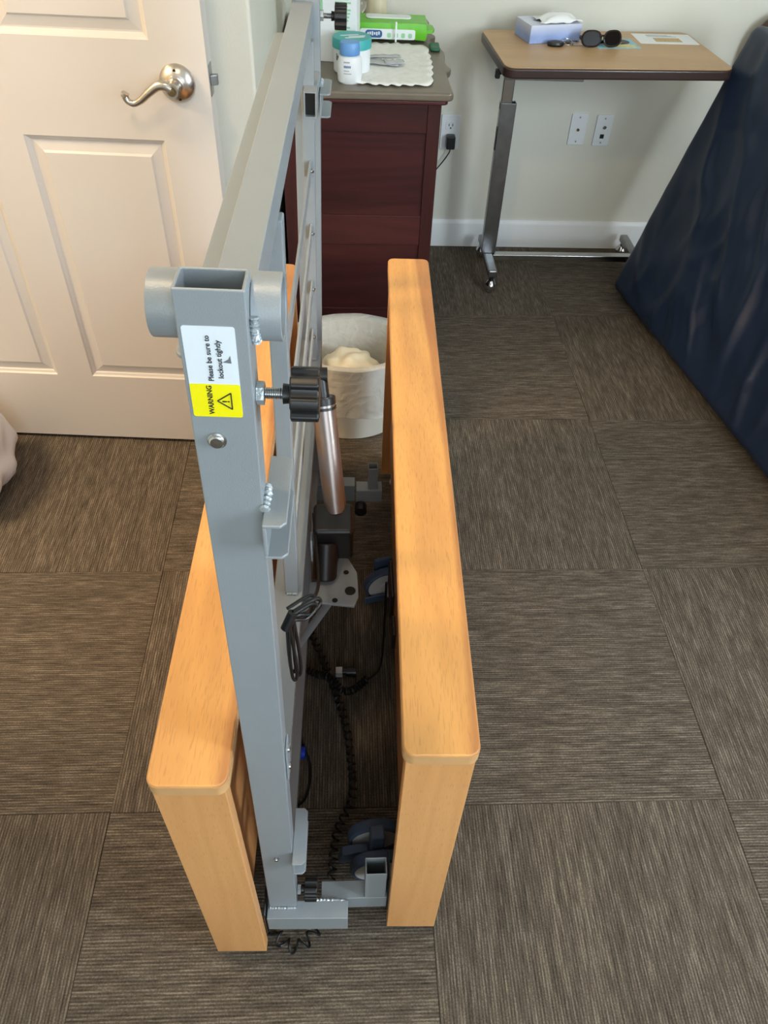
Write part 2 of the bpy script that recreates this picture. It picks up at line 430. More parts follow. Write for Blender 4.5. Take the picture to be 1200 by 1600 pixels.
# press the edges of the tile down a little
tme = bpy.data.meshes.new('carpet_tile'); tm.to_mesh(tme); tm.free(); tme.materials.append(M['carpet'])
for i in range(-5, 4):
    for j in range(-5, 5):
        cx, cy = TX + (i - .5) * TS, TY + (j + .5) * TS
        if cx - TS / 2 > X1 or cy - TS / 2 > YB or cy + TS / 2 < YF or cx + TS / 2 < -2.3: continue
        o = bpy.data.objects.new('carpet_tile', tme); put(o, fl); o.location = (cx, cy, random.uniform(-.0006, .0004))
        # checkerboard of quarter turns; the tile left-below (i=0,j=0) has its ribs across
        o.rotation_euler = (0, 0, (0 if (i + j) % 2 == 0 else math.pi / 2) + random.choice((0, math.pi)) + random.uniform(-.002, .002))
struct('ceiling', box(bm_new(), (-2.3, YF - .1, HC), (X1 + .1, YB + .1, HC + .08)), 'ceiling')
struct('wall_back', box(bm_new(), (-1.3, YB, -.006), (X1 + .1, YB + .1, HC)), 'wall')
b = bm_new(); box(b, (-1.24, 1.755, -.006), (-.185, YB - .0005, HC)); struct('wall_inner', b, 'wall', .008)
# right wall with a window opening
b = bm_new(); box(b, (X1, YF, -.006), (X1 + .1, -.95, HC)); box(b, (X1, .25, -.006), (X1 + .1, YB - .001, HC)); box(b, (X1, -.95, -.006), (X1 + .1, .25, .85)); box(b, (X1, -.95, 2.1), (X1 + .1, .25, HC)); struct('wall_right', b, 'wall')
# wall behind the camera with a window opening
b = bm_new(); box(b, (-1.2, YF - .1, -.006), (-.35, YF, HC)); box(b, (1.45, YF - .1, -.006), (X1 + .1, YF, HC)); box(b, (-.35, YF - .1, -.006), (1.45, YF, .8)); box(b, (-.35, YF - .1, 2.15), (1.45, YF, HC)); struct('wall_front', b, 'wall')
# left wall with the doorway (its door stands open) and the hallway beyond
b = bm_new(); box(b, (X0 - .1, YF, -.006), (X0, .80, HC)); box(b, (X0 - .1, 1.69, -.006), (X0, 1.754, HC)); box(b, (X0 - .1, .80, 2.06), (X0, 1.69, HC)); struct('wall_left', b, 'wall')
struct('wall_hallway', box(bm_new(), (-2.3, YF, -.006), (-2.2, YB, HC)), 'wall')
b = bm_new(); box(b, (X0, .73, 0), (X0 + .014, .80, 2.06)); box(b, (X0, 1.69, 0), (X0 + .010, 1.752, 2.06)); box(b, (X0, .73, 2.06), (X0 + .014, 1.752, 2.13)); struct('trim_1', b, 'trim', .002)


def baseboard(name, p0, p1, nrm):
    p0, p1, n = Vector(p0), Vector(p1), Vector(nrm); b = bm_new(); prof = [(0, 0), (.013, 0), (.013, .078), (.010, .086), (.010, .090), (.006, .096), (.004, .104), (0, .104)]
    A = [b.verts.new(p0 + n * d + Vector((0, 0, z))) for d, z in prof]; B = [b.verts.new(p1 + n * d + Vector((0, 0, z))) for d, z in prof]; k = len(prof)
    for i in range(k): b.faces.new((A[i], A[(i + 1) % k], B[(i + 1) % k], B[i]))
    b.faces.new(A[::-1]); b.faces.new(B)
    return struct(name, b, 'trim')


baseboard('baseboard_back', (-.170, YB - .0008, 0), (X1, YB - .0008, 0), (0, -1, 0))
baseboard('baseboard_inner', (-.1842, 1.756, 0), (-.1842, YB - .015, 0), (1, 0, 0))
baseboard('baseboard_right', (X1 - .0008, YF, 0), (X1 - .0008, YB - .015, 0), (-1, 0, 0))
baseboard('baseboard_left', (X0 + .0008, YF, 0), (X0 + .0008, .728, 0), (1, 0, 0))


def window(name, axis, at, a0, a1, z0, z1):
    def bx(b, a, c, d, e, t0, t1):
        if axis == 'y': box(b, (a, at + t0, d), (c, at + t1, e))
        else: box(b, (at + t0, a, d), (at + t1, c, e))
    s = -1 if axis == 'y' else 1
    b = bm_new(); w = .05; t0, t1 = sorted((s * .03, s * .08))
    bx(b, a0, a0 + w, z0, z1, t0, t1); bx(b, a1 - w, a1, z0, z1, t0, t1); bx(b, a0 + w, a1 - w, z0, z0 + w, t0, t1); bx(b, a0 + w, a1 - w, z1 - w, z1, t0, t1)
    zm = (z0 + z1) / 2; bx(b, a0 + w, a1 - w, zm - .02, zm + .02, t0, t1)
    f = struct(name, b, 'trim')
    for q0, q1 in ((z0 + w, zm - .02), (zm + .02, z1 - w)):
        g = bm_new(); u0, u1 = sorted((s * .053, s * .057)); bx(g, a0 + w, a1 - w, q0, q1, u0, u1); part('pane', g, 'glass', f)
    b = bm_new(); v0, v1 = sorted((s * .028, s * -.03)); bx(b, a0 - .03, a1 + .03, z0 - .03, z0 - .0005, *sorted((-s * .001, -s * .035))); part('sill', b, 'trim', f)


window('window_1', 'y', YF, -.35, 1.45, .8, 2.15)
window('window_2', 'x', X1, -.95, .25, .85, 2.1)

# ------------------------------------------------------------------ the open door
D0 = Vector((-.896, 1.654, 0)); dd = Vector((.473, -.028, 0)).normalized()
dm = Matrix(((dd.x, -dd.y, 0, D0.x), (dd.y, dd.x, 0, D0.y), (0, 0, 1, 0), (0, 0, 0, 1)))    # local x along the door, local -y towards the room
door = bpy.data.objects.new('door_1', None); put(door); door.matrix_basis = dm; door['kind'] = 'structure'
sl, sr, T = -.223, .638, .042
# stiles and rails
cols = ((-.120, .163), (.251, .535)); rows = ((.211, .796), (.973, 1.60), (1.70, 1.92)); zb, zt = .012, 2.045
b = bm_new(); box(b, (sl, 0, zb), (cols[0][0], T, zt)); box(b, (cols[0][1], 0, zb), (cols[1][0], T, zt)); box(b, (cols[1][1], 0, zb), (sr, T, zt))
for c in cols:
    zz = zb
    for r in rows: box(b, (c[0], 0, zz), (c[1], T, r[0])); zz = r[1]
    box(b, (c[0], 0, zz), (c[1], T, zt))
part('door_slab', b, 'door', door)
for c in cols:
    for r in rows:
        b = bm_new(); loops = []
        for ins, dep in ((0, 0), (.003, .0035), (.008, .0062), (.010, .0085), (.013, .0085), (.030, .0045), (.034, .0012), (.0365, .0012)):
            loops.append([b.verts.new((x, dep, z)) for x, z in ((c[0] + ins, r[0] + ins), (c[1] - ins, r[0] + ins), (c[1] - ins, r[1] - ins), (c[0] + ins, r[1] - ins))])
        for A, B in zip(loops, loops[1:]):
            for i in range(4): b.faces.new((A[i], A[(i + 1) % 4], B[(i + 1) % 4], B[i]))
        b.faces.new(loops[-1])
        part('door_panel', b, 'door', door, smooth=0)
# lever set: local frame with the axis along -y
lv = Vector((.578, 0, .903)); LM = Matrix.Translation(lv) @ Matrix.Rotation(R(90), 4, 'X')   # lathe z -> -y
b = bm_new(); lathe(b, [(.0335, 0), (.0345, .003), (.0335, .006), (.031, .009), (.026, .0135), (.020, .017), (.0175, .018), (.0165, .0185), (.0165, .020), (.0135, .021), (.0125, .024), (.0125, .038), (.0138, .040), (.0138, .050), (.012, .052)], mtx=LM, n=40)
rose = part('lever_rose', b, 'steel', door)
b = bm_new(); lathe(b, [(.0085, .0515), (.0085, .0535), (.0075, .0535), (.0075, .0525), (.0055, .0525), (.0055, .0545), (.0, .0548)], mtx=LM, n=24); part('lock_button', b, 'copper', rose)
for dx, dz in ((0, .0245), (.004, -.0245)):
    b = bm_new(); a = lv + Vector((dx, -.0138, dz)); cyl(b, a + Vector((0, .004, 0)), a + Vector((0, -.0012, 0)), .0028, n=12); part('screw_hole', b, 'slot', rose)
b = bm_new(); pts = [(-.002, -.045, .002), (-.014, -.046, .008), (-.028, -.046, .006), (-.046, -.046, -.006), (-.064, -.045, -.020), (-.078, -.044, -.026), (-.088, -.044, -.022), (-.092, -.044, -.013), (-.090, -.044, -.008)]
P = catmull([lv + Vector(p) for p in pts], 6); n = len(P); rad = [.0105 - .0045 * min(1, i / (n * .55)) + (.0012 if i > n * .85 else 0) for i in range(n)]
sweep(b, P, .006, 12, rad, up=(0, 1, 0)); part('lever_handle', b, 'steel', door)
b = bm_new(); box(b, (sr - .0005, .008, .878), (sr + .0012, .034, .934)); lp = part('latch_plate', b, 'satin', door, bevel=.004)
b = bm_new(); prism(b, [(sr + .001, .013), (sr + .013, .020), (sr + .013, .030), (sr + .001, .030)], .896, .914); part('latch_bolt', b, 'satin', lp, bevel=.001)
for z in (.25, 1.03, 1.8):
    b = bm_new(); cyl(b, (sl - .006, .006, z - .045), (sl - .006, .006, z + .045), .006, n=12); box(b, (sl - .006, .004, z - .045), (sl + .002, .008, z + .045)); part('hinge', b, 'steel', door)

# ------------------------------------------------------------------ ceiling lamp
t = root('ceiling_lamp', (LAMP[0], LAMP[1], HC), 'round flush ceiling lamp near the open door', 'ceiling lamp')
b = bm_new(); lathe(b, [(.16, HC - .0005), (.16, HC - .02), (.15, HC - .03), (.0, HC - .03)], (LAMP[0], LAMP[1], 0), 36); part('base', b, 'white', t, True)
b = bm_new(); lathe(b, [(.145, HC - .031), (.135, HC - .05), (.09, HC - .066), (0, HC - .072)], (LAMP[0], LAMP[1], 0), 36); part('lamp_glass', b, 'glow', t, True)

# ================================================================== BED END PANELS
PT, PL, PH, ZB = .0776, 1.1103, .6117, .014


def bed_end(loc, yaw, label, inner):
    """inner=-1: the open working side faces -x; +1: faces +x"""
    t = root('bed_end_panel', loc, label, 'bed panel', None, (0, 0, yaw))
    zt = PH - .021
    if inner < 0: xo0, xo1, xi0, xi1 = PT - .018, PT, .018, .030
    else: xo0, xo1, xi0, xi1 = 0, .018, PT - .030, PT - .018
    b = bm_new(); box(b, (xo0, .0182, ZB), (xo1, PL - .0182, zt)); part('outer_board', b, 'beech_z', t)
    for y0, y1 in ((0, .018), (PL - .018, PL)):
        b = bm_new(); box(b, (0, y0, ZB), (PT, y1, zt)); part('end_board', b, 'beech_z', t, bevel=.0012)
    b = bm_new(); box(b, (xi0, .0182, .135), (xi1, PL - .0182, zt)); part('inner_board', b, 'beech_z', t)
    m_ = .0035
    b = bm_new(); prism(b, rrect(-m_, -m_, PT + m_, PL + m_, .013), zt + .0003, PH); cap = part('top_cap', b, 'beech_y', t, bevel=.0022, seg=2)
    b = bm_new(); prism(b, rrect(-m_ - .0004, -m_ - .0004, PT + m_ + .0004, PL + m_ + .0004, .0134), zt + .001, PH - .0026); part('edge_band', b, 'beech_edge', cap)
    for y in (.04, PL - .04):
        b = bm_new(); lathe(b, [(.014, 0), (.016, .003), (.016, .010), (.010, ZB + .0005)], (PT / 2, y, 0), 18); part('glide_foot', b, 'white', t)
    return t


yr, yl = R(-1.46), R(-1.23)
pr = bed_end((.0647, .3915, 0), yr, 'long beech wood bed end panel standing alone to the right of the grey frame', -1)
pl = bed_end((-.2054, .3623, 0), yl, 'beech wood bed end panel left of the grey frame, partly hidden behind it', 1)
# connector tubes carried by the right panel
b = bm_new(); rect_tube(b, (-.040, .4060, .066), (.0625, .4330, .108), 0); tb1 = part('connector_tube', b, 'grey', pr, True, bevel=.003)
b = bm_new(); rect_tube(b, (.0275, .4070, .1085), (.0595, .4320, .205), 2); part('upright_stub', b, 'grey', tb1, True, bevel=.002)
b = bm_new(); box(b, (.0628, .404, .055), (.0645, .445, .195)); part('mounting_plate', b, 'black', tb1, True)
b = bm_new(); rect_tube(b, (.024, 1.268, .125), (.083, 1.300, .160), 0); tb2 = part('connector_tube', b, 'grey', pr, True, bevel=.003)
b = bm_new(); rect_tube(b, (.0505, 1.274, .1605), (.0725, 1.296, .222), 2); part('upright_stub', b, 'grey', tb2, True, bevel=.002)
b = bm_new(); cyl(b, (.034, 1.262, .12), (.034, 1.240, .118), .014, n=10); part('clamp_knob', b, 'black', tb2, True)


def caster(loc, yaw, twin, parent):
    mt = Matrix.Translation(loc) @ Matrix.Rotation(yaw, 4, 'Z')
    b = bm_new(); Rw = .047
    box(b, (-.012, -.012, Rw) if twin else (-.020, .016, .02), (.012, .012, .125) if twin else (.02, .026, .11), mt); c = part('caster', b, 'bluegrey', parent, True, bevel=.004)
    ys = (-.026, .026) if twin else (0,)
    for y in ys:
        b = bm_new(); rot = mt @ Matrix.Translation((0, y, Rw + .0005)) @ Matrix.Rotation(R(90), 4, 'X')
        lathe(b, [(.040, -.010), (.043, -.0105), (.0462, -.008), (Rw, 0), (.0462, .008), (.043, .0105), (.040, .010), (.040, -.010)], mtx=rot, n=32, cap=False); part('tyre', b, 'bluegrey', c, True)
        b = bm_new(); lathe(b, [(0.0, -.013), (.010, -.013), (.012, -.0095), (.0395, -.0095), (.0395, .0095), (.012, .0095), (.010, .013), (0, .013)], mtx=rot, n=28); part('wheel_hub', b, 'hub', c, True)
    if not twin:
        b = bm_new(); box(b, (-.050, -.020, .012), (.0, -.014, .034), mt); part('brake_pedal', b, 'bluegrey', c, True, bevel=.003); return
    b = bm_new(); prism(b, [(-.066, .026), (-.055, .020), (-.036, .034), (-.020, .045), (-.010, .052), (-.014, .060), (-.034, .064), (-.058, .058)], -.008, .008, mt @ Matrix.Rotation(R(90), 4, 'X')); part('brake_pedal', b, 'bluegrey', c, True, bevel=.003)


caster((.050, .502, 0), R(4), True, pr)
caster((.086, 1.085, 0), R(14), False, pr)
b = bm_new(); box(b, (.0755, .80, .30), (.0825, .885, .36)); part('control_box', b, 'black', pr, True, bevel=.004)
b = bm_new(); box(b, (.0755, .735, .30), (.0825, .775, .345)); part('power_socket', b, 'black', pr, True, bevel=.003)
b = bm_new(); lathe(b, [(0, 0), (.010, 0), (.012, .004), (.012, .008), (.008, .012), (0, .012)], (.215, 1.50, 0), 16, Matrix.Rotation(R(90), 4, 'Y'))
b.free()
# black wall bracket on the left panel that takes the frame's base tube
b = bm_new(); box(b, (-.1262, .377, .05), (-.1225, .42, .13)); part('mounting_plate', b, 'black', pl, True, bevel=.002)

# ================================================================== FOLDED BED DECK FRAME
fr = root('bed_deck_frame', (-.0985, .392, .05), 'grey steel bed deck half standing on edge between the two beech panels', 'bed frame', None, (0, R(1.1), R(-1.2)))
Z0, ZT = .072, 1.11        # local heights of the side rails (root sits at z = .05)
FY = .952                  # local y of the far side rail
HW, DP = .0208, .026


def knob(parent, y, z, x0, gap=.017, r0=.0162):
    b = bm_new(); cyl(b, (x0, y, z), (x0 + .005, y, z), .0078, n=6); part('lock_nut', b, 'weld', parent)
    kb = bm_new(); n = 84; pts = []
    for i in range(n):
        a = 2 * math.pi * i / n; r = r0 + .0017 * max(-1, min(1, 3.0 * math.cos(7 * a) + .8)); pts.append((r * math.cos(a), r * math.sin(a)))
    prism(kb, pts, 0, .0185, Matrix.Translation((x0 + .005 + gap, y, z)) @ Matrix.Rotation(R(90), 4, 'Y'))
    top = parent is fr
    k = part('clamp_knob', kb, 'black', parent, bevel=.0012, label='black fluted clamp knob')
    b = bm_new(); lathe(b, [(.0068, 0), (.0062, .005)], (x0 + gap, y, z), 16, Matrix.Rotation(R(90), 4, 'Y')); part('knob_collar', b, 'black', k if top else parent)
    b = bm_new(); prof = []; z_ = 0
    while z_ < gap: prof += [(.0040, z_), (.0034, z_ + .0007)]; z_ += .0014
    lathe(b, prof, (x0 + .004, y, z), 14, Matrix.Rotation(R(90), 4, 'Y')); part('threaded_bolt', b, 'zinc', k if top else parent)
    return k


def cbracket(parent, y0, y1, z1, h=.040, w=.024):
    """C channel welded on the rail's right side, open to +x"""
    b = bm_new(); t_ = .003; x = HW + .0003; c = .0045; w = .0175
    prism(b, [(x, y0), (x + w - c, y0), (x + w, y0 + c), (x + w, y1 - c), (x + w - c, y1), (x, y1)], z1 - t_, z1)
    prism(b, [(x, y0), (x + w - c, y0), (x + w, y0 + c), (x + w, y1 - c), (x + w - c, y1), (x, y1)], z1 - h, z1 - h + t_)
    box(b, (x, y0, z1 - h + t_), (x + t_, y1, z1 - t_)); return part('channel_bracket', b, 'grey', parent, bevel=.001)


def weld(parent, pts, r=.003):
    b = bm_new()
    P = catmull(pts, 10); n = len(P); sweep(b, P, r, 8, [r * (1 + .35 * math.sin(i * 1.9) * (1 if i % 2 else .4)) for i in range(n)]); part('weld_bead', b, 'weld', parent)


def side_rail(y0, near):
    b = bm_new(); rect_tube(b, (-HW, y0, Z0), (HW, y0 + DP, ZT), 2, .0022)
    s = part('side_rail', b, 'grey', fr, bevel=.0028, seg=3)
    yc = y0 + .030 if near else y0 - .004
    for x0, x1, nm in ((-HW - .0195, -HW - .0003, 'l'), (HW + .0003, HW + .0185, 'r')):
        b = bm_new(); pipe(b, (x0, yc, 1.083), (x1, yc, 1.083), .0208, .0182, 36); part('round_sleeve', b, 'grey', s, bevel=.0006)
    knob(fr, y0 + DP / 2, 1.030, HW + .0003)
    ya, yb = (y0 - .016, y0 + .060) if near else (y0 - .034, y0 + .042)
    cbracket(s, ya, yb, .935, .036); cbracket(s, ya, yb, .290, .036)
    weld(s, [(HW + .0012, y0 + .002 - .004, .937), (HW + .002, y0 + .012, .9385), (HW + .0012, y0 + .022, .938)], .0032)
    weld(s, [(HW + .0026, yc - .0214 * math.cos(q), 1.083 - .0214 * math.sin(q)) for q in (-.25, .1, .45, .8)], .0026)
    return s


ra = side_rail(0, True); rb = side_rail(FY, False)
for x, z, rr in ((-.0057, 1.000, .0052), (-.0012, .268, .0030)):
    b = bm_new(); lathe(b, [(rr * 1.25, 0), (rr * 1.25, .0008), (rr, .0012), (rr, .0026), (rr * .8, .0034), (0, .0036)], (x, -.0002, z), 20, Matrix.Rotation(R(90), 4, 'X')); part('rail_bolt', b, 'zinc', ra)
# warning label on the near rail
b = bm_new(); prism(b, rrect(-.0182, 1.020, .0130, 1.0865, .0018), 0, .0003, Matrix.Rotation(R(90), 4, 'X')); lab = part('warning_label', b, 'sticker', fr, label='white and yellow warning label')
b = bm_new(); prism(b, rrect(-.0182, 1.020, .0130, 1.0455, .0014), .0003, .00045, Matrix.Rotation(R(90), 4, 'X')); part('yellow_panel', b, 'yellow', lab)


def upright(x, z, y=-.0006): return Matrix(((0, -1, 0, x), (0, 0, -1, y), (1, 0, 0, z), (0, 0, 0, 1)))


text_mesh('lettering', 'Please be sure to', .0047, upright(-.0040, 1.0478), 'ink', lab, .00006)
text_mesh('lettering', 'lockout tightly', .0047, upright(.0022, 1.0500), 'ink', lab, .00006)
text_mesh('lettering', 'WARNING', .0046, upright(-.0062, 1.0222), 'ink', lab, .00012)
b = bm_new(); tri = [(-.0020, 1.0328), (.0068, 1.0265), (.0068, 1.0391)]
for a_, c_ in zip(tri, tri[1:] + tri[:1]): cyl(b, (a_[0], -.0006, a_[1]), (c_[0], -.0006, c_[1]), .00045, n=6)
part('warning_triangle', b, 'ink', lab)
text_mesh('lettering', '!', .0062, upright(.0034, 1.0316), 'ink', lab, .0002)
b = bm_new(); prism(b, [(.0040, 1.0618), (.0092, 1.0612), (.0088, 1.0668), (.0074, 1.0640)], .0003, .0005, Matrix.Rotation(R(90), 4, 'X')); part('torn_scuff', b, 'grime', lab)

# cross rails, strip and slats
yA, yBk = DP + .0005, FY - .0005
b = bm_new(); rect_tube(b, (-.0190, yA, 1.015), (.0110, yBk, 1.050), 1); part('top_cross_rail', b, 'grey', fr, bevel=.0022, seg=3)
b = bm_new(); prism(b, rrect(-.0375, yA + .02, -.0194, .845, .008), 1.030, 1.0335); part('edge_strip', b, 'grey', fr, bevel=.0012)
b = bm_new(); box(b, (-.0205, yA, .462), (.0205, yBk, .465)); box(b, (.0175, yA, .440), (.0205, yBk, .462)); box(b, (-.0205, yA, .440), (-.0175, yBk, .462)); part('middle_cross_rail', b, 'grey', fr, bevel=.0012)
b = bm_new(); box(b, (HW + .0004, .006, .490), (HW + .0024, .026, .560)); tab = part('tab_plate', b, 'grey', fr, bevel=.0008)
for z in (.505, .545):
    b = bm_new(); lathe(b, [(.004, 0), (.004, .002), (0, .003)], (HW + .0024, .016, z), 12, Matrix.Rotation(R(90), 4, 'Y')); part('screw', b, 'zinc', tab)
for y in (.295, .880):
    b = bm_new(); box(b, (-.004, y, .4655), (.0150, y + .020, 1.0148)); part('inner_upright', b, 'grey', fr, bevel=.0018)
    weld(fr, [(-.002, y - .001, .467), (.006, y - .001, .4675), (.014, y - .001, .467)], .002)
for z in (.525, .625, .730, .835):
    b = bm_new(); box(b, (.0060, .3155, z - .012), (.0095, .8795, z + .012)); sl_ = part('deck_slat', b, 'grey', fr, bevel=.0008)
    b = bm_new(); lathe(b, [(.004, 0), (.004, .002), (.002, .004), (0, .0045)], (.0097, .868, z), 12, Matrix.Rotation(R(90), 4, 'Y')); part('slat_screw', b, 'zinc', sl_)
b = bm_new(); box(b, (-.0200, yA, .585), (-.0172, .225, .922)); part('deck_plate', b, 'grey', fr, bevel=.0008)
for z in (.30, .40):
    b = bm_new(); box(b, (-.0185, yA, z - .013), (-.0145, yBk, z + .013)); part('deck_slat', b, 'grey', fr, bevel=.0008)
# short rectangular stub on the far rail, open towards the camera
b = bm_new(); rect_tube(b, (.0005, .885 - .035, .920), (.0200, FY - .0004, .957), 1, .0022); part('tube_stub', b, 'grey', fr, bevel=.001)
b = bm_new(); box(b, (.0030, .8600, .9225), (.0175, .8610, .9545)); part('tube_hollow_shade', b, 'black', fr)  # thin black sheet added for the shade inside the hollow tube
# base tubes under the rails
b = bm_new(); rect_tube(b, (-.0225, -.0165, .021), (.1000, .0095, .0712), 0, .0025, Matrix.Rotation(R(-1.1), 4, 'Y')); bt = part('base_tube', b, 'grey', fr, bevel=.003, seg=3)
weld(fr, [(-HW, -.0012, .0725), (-.008, -.0018, .0732), (.006, -.0018, .073), (HW, -.0012, .0725)], .0018)
weld(fr, [(.040, .0100, .0708), (.055, .0104, .0712), (.072, .0104, .0708), (.096, .0100, .0702)], .0026)
b = bm_new(); rect_tube(b, (-.0225, FY - .0165, .021), (.1000, FY + .0150, .0712), 0, .0025, Matrix.Rotation(R(-1.1), 4, 'Y')); part('base_tube', b, 'grey', fr, bevel=.003)
knob(bt, .015, .106, HW + .001, .006, .0165)
# bottom cross rail near the floor
b = bm_new(); rect_tube(b, (-.012, yA, .080), (.012, yBk, .104), 1); part('bottom_cross_rail', b, 'grey', fr, bevel=.002)
# lengthwise channel and gusset plate that carry the actuator
b = bm_new(); box(b, (.0125, .560, .110), (.0155, .600, .4395)); box(b, (-.006, .560, .110), (.0125, .563, .4395)); part('channel_upright', b, 'grey', fr, bevel=.001)
gp = bm_new(); plate = [(-.060, .755), (.013, .745), (.020, .765), (.018, .815), (.004, .845), (-.012, .850), (-.022, .800), (-.060, .795)]
prism(gp, plate, .404, .409); plo = part('gusset_plate', gp, 'grey', fr, True, bevel=.001)
for hx, hy, hr in ((.0065, .776, .0088), (-.018, .757, .0045), (-.045, .760, .0045), (.000, .815, .0045)):
    b = bm_new(); cyl(b, (hx, hy, .4091), (hx, hy, .4096), hr, n=20); part('plate_hole', b, 'slot', plo, True)
b = bm_new(); P0, P1 = Vector((-.085, .74, .30)), Vector((-.010, .79, .402)); sweep(b, [P0, P1], .008, 4, flat=.3); part('diagonal_brace', b, 'grey', fr, True)
# linear actuator
aT, aB = Vector((-.0345, .935, .672)), Vector((-.0165, .862, .508)); ad = (aB - aT).normalized()
b = bm_new(); cyl(b, aT, aB, .0178, n=32); act = part('actuator_tube', b, 'silver', fr, True)
b = bm_new(); cyl(b, aT - ad * .004, aT + ad * .006, .0192, n=32); cyl(b, aT + ad * .010, aT + ad * .014, .0190, n=32); part('seal_ring', b, 'black', act, True)
b = bm_new(); cyl(b, aT - ad * .0045, aT - ad * .002, .0150, n=28); part('end_disc', b, 'silver', act, True)
b = bm_new(); cyl(b, aT - ad * .034, aT - ad * .0045, .0105, n=20); cyl(b, aT - ad * .038 - Vector((.011, 0, 0)), aT - ad * .038 + Vector((.011, 0, 0)), .0115, n=20); part('clevis_rod', b, 'black', act, True)
b = bm_new(); mm = Matrix.Translation((-.018, .850, .478)) @ Matrix.Rotation(R(12), 4, 'X'); box(b, (-.034, -.030, -.052), (.030, .028, .036), mm); gb = part('gear_housing', b, 'black', fr, True, bevel=.008, seg=3)
b = bm_new(); cyl(b, (-.032, .832, .470), (-.0345, .800, .412), .0195, n=28); mo = part('motor', b, 'black', fr, True, bevel=.004)
b = bm_new(); box(b, (-.0575, .832, .418), (-.0545, .852, .468)); part('motor_label', b, 'sticker', mo, True)
# loose cable tied to the deck
b = bm_new(); sweep(b, catmull([(-.052, .862, .500), (-.046, .790, .500), (-.040, .70, .52), (-.044, .58, .63), (-.0465, .480, .735), (-.0560, .455, .770), (-.058, .452, .760)], 8), .0026, 8); part('motor_cable', b, 'rubber', fr, True)
b = bm_new()
for k, (dx, dy) in enumerate(((0, 0), (.004, .006), (-.002, .010))):
    sweep(b, catmull([(-.056 + dx, .452 + dy, .775), (-.036 + dx, .470 + dy, .772), (-.030 + dx, .474 + dy, .762), (-.040 + dx, .462 + dy, .758), (-.055 + dx, .452 + dy, .765), (-.058 + dx, .450 + dy, .72), (-.0575 + dx, .450 + dy, .672), (-.054 + dx, .452 + dy, .664), (-.0525 + dx, .452 + dy, .69), (-.0560 + dx, .452 + dy, .76)], 8), .0019, 7)
part('cable_loop', b, 'rubber', fr, True)
b = bm_new(); cyl(b, (-.060, .450, .758), (-.052, .456, .776), .0052, n=14); part('cable_tie', b, 'rubber', fr, True)

# ================================================================== CORDS
b = bm_new(); coil(b, [(-.085, 1.000, .011), (-.049, .909, .011), (-.025, .839, .011), (-.002, .759, .011), (.010, .666, .011), (.008, .604, .011), (-.018, .546, .011), (-.026, .470, .011)], .0068, .0021, .0165)
tag(part('coiled_cord', b, 'rubber'), 'long black coiled cord lying on the carpet along the gap between frame and right panel', 'cord')
t = root('coiled_cord', (.02, .87, 0), 'black coiled cord with plug that crosses the long one on the carpet', 'cord')
b = bm_new(); coil(b, [(-.098, .896, .012), (-.060, .873, .013), (-.036, .852, .036), (-.008, .820, .038), (.014, .830, .022), (.042, .860, .012)], .0068, .0021, .0085); part('coil', b, 'rubber', t, True)
b = bm_new(); sweep(b, catmull([(.040, .858, .012), (.055, .870, .010), (.070, .885, .02), (.0745, .890, .10), (.0735, .886, .295)], 8), .0025, 7); part('straight_lead', b, 'rubber', t, True)
t = root('cord_plug', (.0, .872, 0), 'black plug with a white tip lying on the carpet between the cords', 'plug')
b = bm_new(); cyl(b, (.020, .880, .0105), (.000, .880, .0105), .010, n=18); cyl(b, (.000, .880, .0105), (-.008, .880, .0105), .006, n=16); part('plug_body', b, 'black', t, True)
b = bm_new(); box(b, (-.022, .872, .002), (-.0085, .888, .018)); part('plug_tip', b, 'white', t, True, bevel=.001)
t = root('cable_lead', (-.08, .66, 0), 'black lead with a blue connector on the carpet beside the grey rail', 'cable')
b = bm_new(); cyl(b, (-.098, .702, .0125), (-.078, .700, .0125), .0120, n=18); part('blue_connector', b, 'blue_plug', t, True, bevel=.002, label='blue connector')
b = bm_new(); sweep(b, catmull([(-.125, .735, .006), (-.105, .745, .006), (-.088, .722, .010), (-.080, .703, .012)], 8), .004, 7); sweep(b, catmull([(-.078, .700, .012), (-.070, .680, .006), (-.069, .645, .004), (-.076, .615, .004), (-.088, .600, .008)], 8), .0028, 7); part('lead', b, 'rubber', t, True)
b = bm_new(); coil(b, [(-.088, .600, .009), (-.096, .580, .009), (-.102, .55, .009), (-.104, .52, .009)], .0062, .0020, .013); part('coil', b, 'rubber', t, True)
b = bm_new(); coil(b, [(-.119, .393, .012), (-.108, .378, .012), (-.094, .368, .012), (-.075, .368, .012), (-.058, .380, .014), (-.045, .398, .014)], .0095, .0021, .021)
tag(part('coiled_cord', b, 'rubber'), 'short black coiled cord peeking out under the base tube at the front', 'cord')

